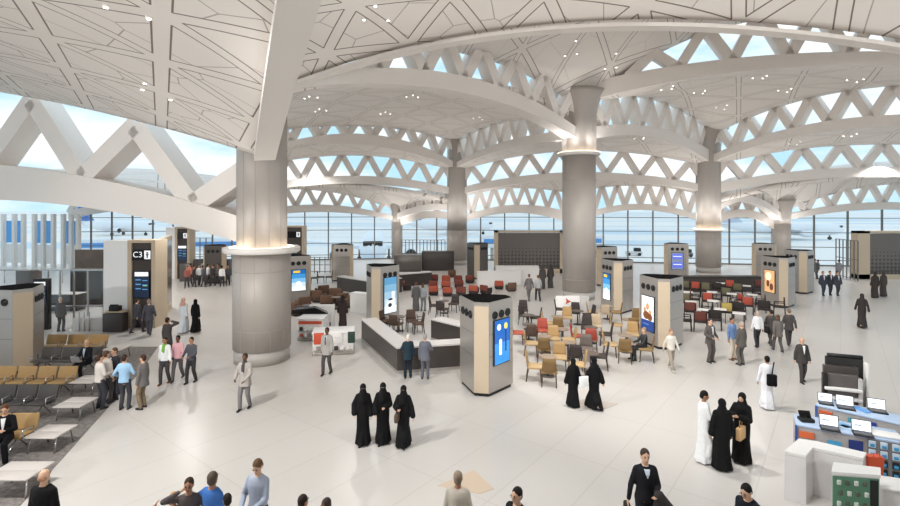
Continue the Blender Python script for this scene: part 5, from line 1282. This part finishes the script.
# white boards with the reddish mark
def logo_board(label, x0, x1, base, h, mark=True, txt=None):
    a, b = fl(x0, base), fl(x1, base); w = (b - a).length; root = empty('sign_board', a, math.atan2((b - a).y, (b - a).x), label, 'sign board')
    m = MB(); m.rbox(w / 2, .1, h / 2, w, .18, h, .02); m.build('board', M_lwhite, root)
    m = MB(); m.add([(w * .40, -.012, h * .9), (w * .52, -.012, h * .74), (w * .64, -.012, h * .66), (w * .40, -.012, h * .5), (w * .44, -.012, h * .68)] + [(w * .40, .01, h * .9), (w * .52, .01, h * .74), (w * .64, .01, h * .66), (w * .40, .01, h * .5), (w * .44, .01, h * .68)],
                       [(4, 3, 2, 1, 0), (5, 6, 7, 8, 9)] + [(i, (i + 1) % 5, 5 + (i + 1) % 5, 5 + i) for i in range(5)]); m.build('red_mark', M_redp, root)
    for k in range(4): m = MB(); m.box(w * (.58 + .09 * k), -.01, h * .3, w * .05, .02, h * .13); m.build('grey_letter_block', mat('grey lettering', (120, 124, 132), .5), root)
    return root
logo_board('white board with a reddish orange arrow mark behind the retail stands', 309, 334, 332, 1.35)
logo_board('white board with a red bird-like mark at the foot of the ringed column', 556, 580, 312, .95)
box_thing('counter_block', 'pale grey box beside the white board at the ringed column', 'block', fl(584, 312), 0, (.5, .4, .95), mat('pale grey lacquer', (190, 186, 184), .5))

# ================================================================ glass fronted shop at far left
gs = empty('glass_shop', fl(40, 326), 0, 'glass fronted shop with steel frame and dark interior at far left', 'shop')
def lx(px, py, Y=None): return fl(px, py)
m = MB()
def seg_wall(mb, a, b, z0, z1, t=.08): d = b - a; c = (a + b) / 2; mb.box(c.x, c.y, (z0 + z1) / 2, d.length, t, z1 - z0, math.atan2(d.y, d.x))
o_g = Vector(gs.location)
gA, gB, gC = fl(44, 324), fl(104, 324), fl(75, 322)
def rel(v): return Vector((v.x - o_g.x, v.y - o_g.y, 0))
topz = CH - (270 - HY) * gA.y / F
m = MB(); seg_wall(m, rel(gA), rel(gB), .1, topz, .02); m.build('glass_front', M_glass, gs)
for px in (48, 60, 74, 88, 104):
    q = rel(fl(px, 324)); m = MB(); m.box(q.x, q.y, topz / 2, .07, .08, topz); m.build('post', M_chrome, gs)
for z in (topz, .95): m = MB(); seg_wall(m, rel(fl(40, 324)), rel(gB), z - .035, z + .035, .1); m.build('rail', M_chrome, gs)
m = MB(); seg_wall(m, rel(fl(76, 300)), rel(fl(108, 300)), 0, 3.4, .2); m.build('back_wall', mat('dark shop wall', (96, 86, 80), .6, noise=.15, nscale=1.5), gs)
m = MB(); q = rel(fl(90, 304)); m.rbox(q.x, q.y, 1.15, 2.2, .5, 2.3, .03); m.build('shelf_unit', mat('dark shelf', (70, 64, 62), .6), gs)
q = rel(fl(60, 310)); m = MB(); m.rbox(q.x, q.y, .5, 2.6, .8, 1.0, .03); m.build('shop_counter', M_dark, gs)
m = MB(); m.rbox(q.x, q.y, 1.02, 2.7, .9, .05, .02); m.build('shop_counter_top', M_top, gs)
p = fl(87, 331); root = empty('low_counter', p, 0, 'low grey white counter with three short posts in front of the glass shop', 'counter')
m = MB(); m.rbox(0, .3, .32, 1.5, .5, .64, .02); m.build('body', mat('pale grey counter', (186, 182, 180), .5), root)
for k in (-1, 0, 1): m = MB(); m.tube([(k * .25 - .1, -.05, 0), (k * .25 - .1, -.05, .95)], .03, 8); m.build('post', M_chrome, root)
# screen on a stand behind the big kiosk
p = fl(41, 330); root = empty('monitor_stand', p, R(6), 'dark monitor stand with a white header behind the big left kiosk', 'monitor stand')
m = MB(); m.rbox(0, .1, 1.3, .7, .3, 2.6, .02); m.build('body', M_black, root)
m = MB(); M_ = Matrix.Translation((0, -.05, 1.9)); m.rbox(0, -.02, 0, .62, .05, 1.2, .01, M=M_); f_ = m.build('screen', M_blackg, root); screen_art(f_, M_, .58, 1.16, 'board')
box_thing('shop_box', 'square dark cabinet with screen on the far side of the big left kiosk', 'cabinet', fl(29, 318), 0, (1.0, .6, 2.7), M_dsteel)
# tall white louvre fins with blue glass at far left
for k in range(9):
    px = [2, 13, 22, 33, 42, 52, 62, 70, 77][k]; p = fl(px, 266 + .3 * k); h = CH - (214 - HY) * p.y / F
    root = empty('window_fin', p, 0, 'tall white vertical fin before the far left windows, number %s from the left edge' % ['one', 'two', 'three', 'four', 'five', 'six', 'seven', 'eight', 'nine'][k], 'fin', 'white fins before the far left windows')
    m = MB(); m.box(0, .2, h / 2, .3, .4, h); m.build('blade', M_white, root)
    if k in (0, 1, 3, 4, 6, 7):
        m = MB(); m.box(.6, .2, h * .66, .6, .04, h * .42); m.build('blue_pane', mat('blue glass', (86, 158, 222), .15, spec=.6), root)
        m = MB(); m.box(.6, .2, h * .24, .6, .04, h * .36); m.build('pale_pane', mat('pale frosted glass', (224, 222, 220), .3), root)
p0, p1 = fl(-10, 283), fl(106, 283); root = empty('guard_rail', ((p0.x + p1.x) / 2, p0.y, 0), 0, 'long thin metal guard rail before the white fins at far left', 'railing')
hz = CH - (270 - HY) * p0.y / F; L = (p1 - p0).length
m = MB(); m.tube([(-L / 2, 0, hz), (L / 2, 0, hz)], .05, 6); m.build('handrail', M_chrome, root)
for k in range(9): m = MB(); m.tube([(-L / 2 + L * k / 8, 0, 0), (-L / 2 + L * k / 8, 0, hz)], .035, 6); m.build('post', M_chrome, root)

# ================================================================ fences and gate doors by the windows
def fence(label, xa, ya, xb, yb, n, h):
    a, b = fl(xa, ya), fl(xb, yb); d = b - a; root = empty('metal_fence', a, math.atan2(d.y, d.x), label, 'fence'); L = d.length
    for k in range(n + 1): m = MB(); m.box(L * k / n, 0, h / 2, .07, .07, h); m.build('post', M_mull, root)
    for z in (h, h * .52, .15): m = MB(); m.box(L / 2, 0, z, L, .05, .05); m.build('rail', M_mull, root)
    return root
fence('dark metal fence before the windows left of the right display wall', 836, 276, 858, 281, 6, 3.4)
fence('metal fence before the windows right of the farthest column', 402, 268, 445, 268, 12, 2.9)
fence('dark metal fence in front of the far left crowd', 188, 272, 212, 272, 4, 3.3)
fence('low metal railing by the distant gate board', 304, 273, 346, 273, 8, 1.5)
box_thing('check_in_block', 'dark stepped cabinet by the windows right of the farthest column', 'cabinet', fl(438, 270), 0, (3.2, 1.2, 1.9), M_dark)
box_thing('check_in_block', 'low dark cabinet under the farthest column', 'cabinet', fl(408, 271), 0, (2.6, 1.2, 1.6), M_dsteel)
box_thing('shop_counter', 'dark counter in the distant crowd left of the nearest column', 'counter', fl(216, 275.5), 0, (2.6, .8, 1.5), M_dark)
for k in range(4):
    px = [186, 199, 207, 238][k]; box_thing('display_shelf', 'grey display shelf among the distant shops, %s of four left of the nearest column' % ['first', 'second', 'third', 'fourth'][k], 'shelf', fl(px, 281 - k % 2), .2, (.8, .7, 1.5 + .3 * (k % 2)), [M_dsteel, M_dark, M_steel, M_dsteel][k])

# ================================================================ electronics shop, lower right
def at(px, py, z): return fl(px, py, z)
P = [at(784.5, 451, 1.03), at(806, 455.5, 1.03), at(813, 447.5, 1.03), at(863, 458, 1.03), at(866, 452.5, 1.03), at(818, 441.5, 1.03), at(799, 438.5, 1.03)]
o0 = P[0]; root = empty('shop_counter', (o0.x, o0.y, 0), 0, 'white L-shaped shop counter at lower right', 'counter')
m = MB(); m.prism([(p.x - o0.x, p.y - o0.y) for p in P], 0, .96); m.build('body', mat('white grey lacquer', (222, 218, 216), .35), root)
cx = sum(p.x for p in P) / 7 - o0.x; cy = sum(p.y for p in P) / 7 - o0.y
m = MB(); m.prism([((p.x - o0.x - cx) * 1.01 + cx, (p.y - o0.y - cy) * 1.01 + cy) for p in P], .97, 1.03); m.build('top', M_lwhite, root)
# glass case with green front
p = at(831.5, 471, 1.2); p2 = at(879.5, 474.5, 1.2); p3 = at(880, 467.5, 1.2); p4 = at(834, 462, 1.2); d = p2 - p; w = d.length; rz = math.atan2(d.y, d.x)
root = empty('display_case', (p.x, p.y, 0), rz, 'white display case with a green front full of small packages, lower right', 'display case')
loc2 = [Matrix.Rotation(-rz, 2) @ Vector(((q - p).x, (q - p).y)) for q in (p, p2, p3, p4)]
m = MB(); m.prism([tuple(q) for q in loc2], 0, 1.14); m.build('body', M_lwhite, root)
m = MB(); m.prism([(q.x + (.01 if q.x > .3 else -.01), q.y - (.02 if q.y < .1 else 0)) for q in loc2], 1.14, 1.2); m.build('top', M_lwhite, root)
m = MB(); m.box(w / 2, -.005, .78, w * .96, .02, .66); gp = m.build('green_panel', mat('green panel', (92, 138, 112), .5), root)
m = MB(); m.box(w * .88, -.01, .78, w * .16, .03, .62); m.build('dark_panel', M_black, root)
for r in range(3):
    for c in range(4):
        m = MB(); m.rbox(w * (.14 + .18 * c) + (.03 if r % 2 else 0), -.03, 1.01 - .2 * r, .07, .03, .09, .01); k_ = m.build('package', [mat('package pale', (206, 208, 200), .5), mat('package olive', (88, 92, 78), .5)][(r * 3 + c) % 2], root)
# counters with laptops
def deck(label, pa, pb, z, depth, panels, top_rgb=(176, 196, 222)):
    a, b = at(*pa, z), at(*pb, z); d = b - a; w = d.length; root = empty('laptop_counter', (a.x, a.y, 0), math.atan2(d.y, d.x), label, 'counter')
    m = MB(); m.rbox(w / 2, depth / 2, (z - .05) / 2, w, depth - .04, z - .05, .01); m.build('body', mat('grey counter front', (168, 164, 162), .4), root)
    m = MB(); m.rbox(w / 2, depth / 2, z - .025, w + .02, depth, .05, .01); m.build('top', mat('top %d' % top_rgb[0], top_rgb, .35), root)
    for x0, x1, z0, z1, rgb, nme in panels:
        m = MB(); m.box((x0 + x1) / 2 * w, -.0, (z0 + z1) / 2, (x1 - x0) * w, .05, z1 - z0); m.build(nme, mat('panel %d %d %d' % rgb, rgb, .4), root)
    return root, w, a, math.atan2(d.y, d.x)
r1, w1, a1, z1r = deck('long counter with three laptops, front with orange and cyan stickers, lower right', (797, 424.5), (905, 443), 1.0, .75,
    [(.02, .17, .72, .86, (220, 110, 66), 'orange_sticker'), (.3, .43, .62, .76, (70, 160, 206), 'cyan_sticker'), (.5, .63, .35, .86, (40, 58, 120), 'navy_panel'), (.56, .64, .28, .42, (90, 160, 220), 'blue_sticker'), (-.02, .0, .1, .98, (58, 84, 160), 'blue_end_panel')])
r2, w2, a2, z2r = deck('rear counter with two laptops in front of the dark shelf rack', (816, 404.5), (905, 425), 1.0, .7,
    [(.04, .2, .74, .88, (214, 100, 60), 'orange_sticker'), (.38, .5, .62, .86, (70, 150, 170), 'teal_sticker'), (.56, .7, .5, .88, (52, 70, 150), 'blue_sticker'), (-.01, .01, .1, .98, (60, 100, 180), 'blue_end_panel')])
# hanging packages on the front of the long counter, right end
for r in range(4):
    for c in range(3):
        m = MB(); x = w1 * (.71 + .105 * c); z = .86 - .2 * r; m.rbox(x, -.03, z, .13, .04, .16, .02)
        k_ = m.build('hanging_package', mat('package pale blue', (196, 210, 222), .4) if r < 2 else M_black, r1); m = MB(); m.rbox(x, -.055, z - .02, .08, .02, .07, .008); m.build('blue_label', mat('blue label', (60, 150, 200), .4), k_)
m = MB(); m.box(w1 * .84, -.0, .5, w1 * .34, .035, .92); m.build('grey_board', mat('grey board', (120, 118, 120), .5), r1)
def laptop(px, py, rz, label, z=1.0, s=1.0, scr_rgb=(226, 232, 240)):
    p = at(px, py, z + .001); root = empty('laptop', p, R(rz), label, 'laptop', 'laptops on the shop counters')
    m = MB(); m.rbox(0, 0, .012, .38 * s, .26 * s, .024, .005); m.build('keyboard_base', M_black, root)
    m = MB(); m.box(0, .03 * s, .0255, .32 * s, .12 * s, .003); m.build('keys', mat('grey keys', (96, 96, 100), .5), root)
    M = Matrix.Translation((0, .13 * s, .03)) @ Matrix.Rotation(R(-14), 4, 'X')
    m = MB(); m.rbox(0, 0, .13 * s, .38 * s, .014, .26 * s, .004, M=M); ld = m.build('lid', M_black, root)
    m = MB(); quad(m, M, -.175 * s, .175 * s, .015 * s, .245 * s, -.012); m.build('display', scr('lap', scr_rgb, .7), ld)
    m = MB(); quad(m, M, -.13 * s, .0 * s, .12 * s, .14 * s, -.016); quad(m, M, -.13 * s, .06 * s, .17 * s, .175 * s, -.016); m.build('screen_text', mat('screen grey', (130, 150, 180), .4), ld)
    return root
L_ = math.degrees(z1r)
laptop(830, 429.5, L_, 'open laptop at the left of the long shop counter', s=1.0)
laptop(863, 435, L_, 'open laptop at the middle of the long shop counter', s=1.0)
laptop(846, 408.5, L_, 'open laptop left on the rear shop counter, before the dark rack', s=1.0)
laptop(878, 412, L_, 'open laptop right on the rear shop counter', s=1.0)
laptop(826, 404, L_, 'smaller dark laptop at the left end of the rear counter', s=.85, scr_rgb=(196, 202, 206))
p = at(806, 421, 1.0); root = empty('phone_terminal', (p.x, p.y, 1.001), R(L_ + 20), 'black phone terminal at the left end of the long shop counter', 'terminal')
m = MB(); m.rbox(0, 0, .04, .3, .24, .08, .02); m.build('base', M_black, root); m = MB(); m.rbox(0, 0, .0, .26, .03, .18, .01, M=Matrix.Translation((0, .06, .14)) @ Matrix.Rotation(R(-30), 4, 'X')); m.build('screen', M_blackg, root)
for px, py, rz, c, w, sz in ((844.5, 426, 10, (120, 176, 226), 'light blue', (.24, .3, .02)), (847, 428, 30, (190, 216, 236), 'pale blue', (.2, .26, .02)), (862, 410, 12, (104, 160, 218), 'mid blue', (.22, .4, .02))):
    q = at(px, py, 1.0); o = MB(); o.rbox(0, 0, .012, *sz, .004); o = o.build('brochure', mat('brochure %d' % c[0], c, .4), None, (q.x, q.y, 1.001), R(rz)); tag(o, '%s brochure lying on the shop counter' % w, 'brochure')
q = at(886, 436, 1.0); m = MB(); m.rbox(0, 0, .03, .52, .34, .06, .02); o = m.build('paper_stack', M_lwhite, None, (q.x, q.y, 1.001), R(L_)); tag(o, 'stack of white sheets at the right end of the long shop counter', 'paper stack')
# rack
a, b = fl(822, 425), fl(861, 430); d = b - a; rz = math.atan2(d.y, d.x); w = d.length
root = empty('shelf_rack', a, rz, 'dark shelf rack of stacked panels with white shelves behind the shop counters', 'shelf rack')
for x0, x1, y0, z0, zt, mm, nme in ((0, .92, .0, 0, 1.5, mat('rack brown', (92, 86, 84), .5), 'front_panel'), (.0, .12, -.05, 0, 1.52, M_black, 'side_post'), (.1, 1.0, .22, 0, 1.68, M_dark, 'middle_panel'), (.25, 1.22, .5, 0, 1.86, M_black, 'rear_panel')):
    m = MB(); m.rbox((x0 + x1) / 2 * w, y0, (z0 + zt) / 2, (x1 - x0) * w, .14, zt, .01); m.build(nme, mm, root)
for z in (1.12, .86): m = MB(); m.rbox(w * .5, -.12, z, w * .95, .2, .07, .01); m.build('white_shelf', M_lwhite, root)
m = MB(); m.rbox(w * .95, -.05, .72, .09, .2, 1.44, .01); m.build('grey_post', mat('pale grey post', (190, 188, 186), .4), root)
m = MB(); m.rbox(w * 1.26, .42, .9, .07, .35, 1.8, .01); m.build('white_edge', M_lwhite, root)
m = MB(); m.tube([(w * .3, .5, 1.9), (w * 1.22, .5, 1.9)], .06, 8); m.build('top_roller', M_black, root)
# red bag and white chair at the edge
p = at(878, 478, .55); root = empty('shopping_bag', (p.x, p.y + .1, .0), R(-10), 'orange red shopping bag standing beside the green-fronted case', 'bag')
m = MB(); m.add([(-.13, -.07, 0), (.13, -.07, 0), (.13, .07, 0), (-.13, .07, 0), (-.15, -.08, .42), (.15, -.08, .42), (.15, .08, .42), (-.15, .08, .42)], [(3, 2, 1, 0), (4, 5, 6, 7), (0, 1, 5, 4), (1, 2, 6, 5), (2, 3, 7, 6), (3, 0, 4, 7)]); m.v = [(v[0], v[1], v[2] + .55) for v in m.v]; m.build('bag_body', mat('orange red paper', (208, 86, 52), .5), root)
m = MB(); m.tube([(-.07, -.085, .96), (-.05, -.085, 1.06), (.05, -.085, 1.06), (.07, -.085, .96)], .008, 6); m.build('handle', M_redp, root)
tag(box_thing('stool', 'x', 'stool', (p.x, p.y + .1, 0), 0, (.34, .24, .549), M_lwhite), 'small white stand under the orange red shopping bag', 'stand')
p = at(893, 486, .8); root = empty('shop_counter', (p.x, p.y, 0), R(-20), 'small white counter at the lower right corner', 'counter'); m = MB(); m.rbox(.1, .1, .38, .6, .5, .76, .02); m.build('body', mat('white grey lacquer', (222, 218, 216), .35), root); m = MB(); m.rbox(.1, .1, .79, .66, .56, .05, .02); m.build('top', M_lwhite, root)
# ================================================================ airfield
M_plane = mat('white aircraft skin', (238, 238, 240), .3, spec=.5)
def airliner(label, loc, rz, fin_rgb, s=1.0, fus_rgb=None):
    root = empty('airliner', loc, rz, label, 'aeroplane'); root.scale = (s, s, s)
    m = MB(); prof = [(.05, 0), (.9, .7), (1.5, 1.8), (1.85, 3.4), (1.95, 5.5), (1.95, 24), (1.7, 28), (1.1, 32), (.4, 36)]
    m.lathe(prof, n=24); m.v = [(v[0], v[2], v[1] + 3.4 + (0 if v[2] < 24 else (v[2] - 24) * .09)) for v in m.v]; m.build('fuselage', mat('fus %s' % (fus_rgb,), fus_rgb, .3) if fus_rgb else M_plane, root)
    m = MB()
    for sx in (-1, 1): m.bar((sx * .08, .78, 4.35), (sx * 1.15, 1.55, 4.3), .5, .6, (0, 1, 0))
    m.v = [(v[0], v[1] - .1, v[2]) for v in m.v]; m.build('cockpit_window', M_black, root)
    for sx in (-1, 1):
        m = MB(); m.add([(sx * 1.6, 11, 2.7), (sx * 1.6, 18, 2.7), (sx * 16, 22, 4.0), (sx * 16, 20, 4.0), (sx * 1.6, 11, 3.2), (sx * 1.6, 18, 3.1), (sx * 16, 22, 4.15), (sx * 16, 20, 4.15)], [(3, 2, 1, 0), (4, 5, 6, 7), (0, 1, 5, 4), (1, 2, 6, 5), (2, 3, 7, 6), (3, 0, 4, 7)]); m.build('wing', M_plane, root)
        m = MB(); m.lathe([(.85, 0), (1.05, .5), (1.0, 2.4), (.6, 3.6)], n=18); m.v = [(v[0] + sx * 5.6, v[2] + 10, v[1] + 2.0) for v in m.v]; e = m.build('engine', M_plane, root)
        m = MB(); m.lathe([(.8, 0), (.8, .05)], n=18); m.v = [(v[0] + sx * 5.6, v[2] + 9.97, v[1] + 2.0) for v in m.v]; m.build('intake', M_black, e)
        m = MB(); m.add([(sx * .6, 32, 4.6), (sx * .6, 35, 4.6), (sx * 6, 36.5, 5.0), (sx * 6, 35, 5.0), (sx * .6, 32, 4.8), (sx * .6, 35, 4.8), (sx * 6, 36.5, 5.1), (sx * 6, 35, 5.1)], [(3, 2, 1, 0), (4, 5, 6, 7), (0, 1, 5, 4), (1, 2, 6, 5), (2, 3, 7, 6), (3, 0, 4, 7)]); m.build('tailplane', M_plane, root)
    m = MB(); m.add([(-.15, 28, 5.2), (-.15, 34.5, 5.2), (-.1, 37, 11.5), (-.1, 34.2, 11.5), (.15, 28, 5.2), (.15, 34.5, 5.2), (.1, 37, 11.5), (.1, 34.2, 11.5)], [(3, 2, 1, 0), (4, 5, 6, 7), (0, 1, 5, 4), (1, 2, 6, 5), (2, 3, 7, 6), (3, 0, 4, 7)]); m.build('tail_fin', mat('fin %d' % fin_rgb[0], fin_rgb, .4), root)
    for x, y in ((0, 4), (-2.4, 17), (2.4, 17)): m = MB(); m.tube([(x, y, 2.4), (x, y, .5)], .16, 6); m.tube([(x - .3, y, .55), (x + .3, y, .55)], .55, 12); m.build('landing_gear', M_black, root)
    return root
airliner('white airliner nose-on behind the windows left of the farthest column', (-13.6, 88, -6.0), R(8), (226, 232, 240), 1.35)
airliner('airliner with a violet tail fin outside the windows at far right', (88, 76, -6.0), R(-120), (130, 116, 176), .8)
airliner('white airliner parked side-on beyond the right hand windows', (150, 190, -6.0), R(70), (200, 206, 220), 1.2)
airliner('white airliner parked side-on far beyond the centre windows', (20, 230, -6.0), R(80), (110, 140, 190), 1.2)
airliner('small far airliner with a blue fin beyond the left windows', (-130, 220, -6.0), R(75), (70, 120, 190), 1.2)
# ground vehicles
def tug(label, loc, rz, rgb, L=4.0):
    root = empty('airport_tug', loc, rz, label, 'vehicle')
    m = MB(); m.rbox(0, 0, .75, L, 1.9, .8, .15); m.build('body', mat('tug %d' % rgb[0], rgb, .4), root); m = MB(); m.rbox(L * .22, 0, 1.55, L * .4, 1.6, .9, .15); m.build('cab', M_black, root)
    for x in (-1, 1):
        for y in (-1, 1): m = MB(); m.tube([(x * L * .32, y * .75, .42), (x * L * .32, y * .98, .42)], .42, 12); m.build('wheel', M_black, root)
for k, (x, y, c, w) in enumerate(((37, 124, (200, 200, 204), 'silver tug outside the windows left of the right hand column'), (47, 128, (210, 208, 206), 'white tug outside the windows right of the right hand column'), (58, 124, (120, 122, 126), 'grey tug outside the windows, further right'), (28, 130, (90, 96, 110), 'slate tug outside the windows, farthest left of the tugs'), (-40, 126, (70, 90, 130), 'blue tug outside the left windows'))):
    tug(w, (x, y, -6.0), R(20 * k - 30), c)
def bridge(label, loc, rz, L=30):
    root = empty('jet_bridge', loc, rz, label, 'jet bridge')
    m = MB(); m.rbox(0, 0, 4.2, L, 3.0, 2.8, .2); m.build('tunnel', mat('bridge white', (226, 226, 228), .5), root)
    m = MB(); m.box(0, -1.52, 4.4, L * .94, .04, 1.0); m.build('window_band', mat('bridge blue', (90, 150, 210), .3), root)
    for x in (-L * .4, L * .35): m = MB(); m.tube([(x, 0, 2.8), (x, 0, 0)], .4, 8); m.build('support', M_steel, root)
bridge('white jet bridge with a blue band outside the windows at centre left', (22, 120, -6.0), R(3), 30)
bridge('pale jet bridge outside the left windows', (-62, 108, -6.0), R(10), 36)
# ================================================================ nudge furniture so nothing interpenetrates
def settle():
    mov = []; fix = []
    for o in col.objects:
        if o.parent is not None or 'label' not in o: continue
        b = o.name.split('.')[0]
        if b in ('cafe_chair', 'cafe_armchair'):
            if 'under the seated man' in o['label']: fix.append((o, .35)); continue
            mov.append([o, .34])
        elif b == 'cafe_table': mov.append([o, .3])
        elif b == 'lounge_chair': mov.append([o, .44])
        elif b == 'advertising_kiosk': fix.append((o, 1.02))
        elif b == 'column': fix.append((o, 1.2))
        elif b == 'person': fix.append((o, .26))
    home = {o.name: o.location.copy() for o, r in mov}
    for it in range(40):
        for i, (a, ra) in enumerate(mov):
            for b, rb in mov[i + 1:]:
                d = Vector((b.location.x - a.location.x, b.location.y - a.location.y)); L = d.length; m = ra + rb
                if L < m:
                    d = d / L if L > 1e-4 else Vector((1, 0)); k = (m - L) * .25
                    a.location.x -= d.x * k; a.location.y -= d.y * k; b.location.x += d.x * k; b.location.y += d.y * k
            for b, rb in fix:
                d = Vector((a.location.x - b.location.x, a.location.y - b.location.y)); L = d.length; m = ra + rb
                if L < m and L > 1e-4: k = (m - L) * .6 / L; a.location.x += d.x * k; a.location.y += d.y * k
settle()
finish_jobs()
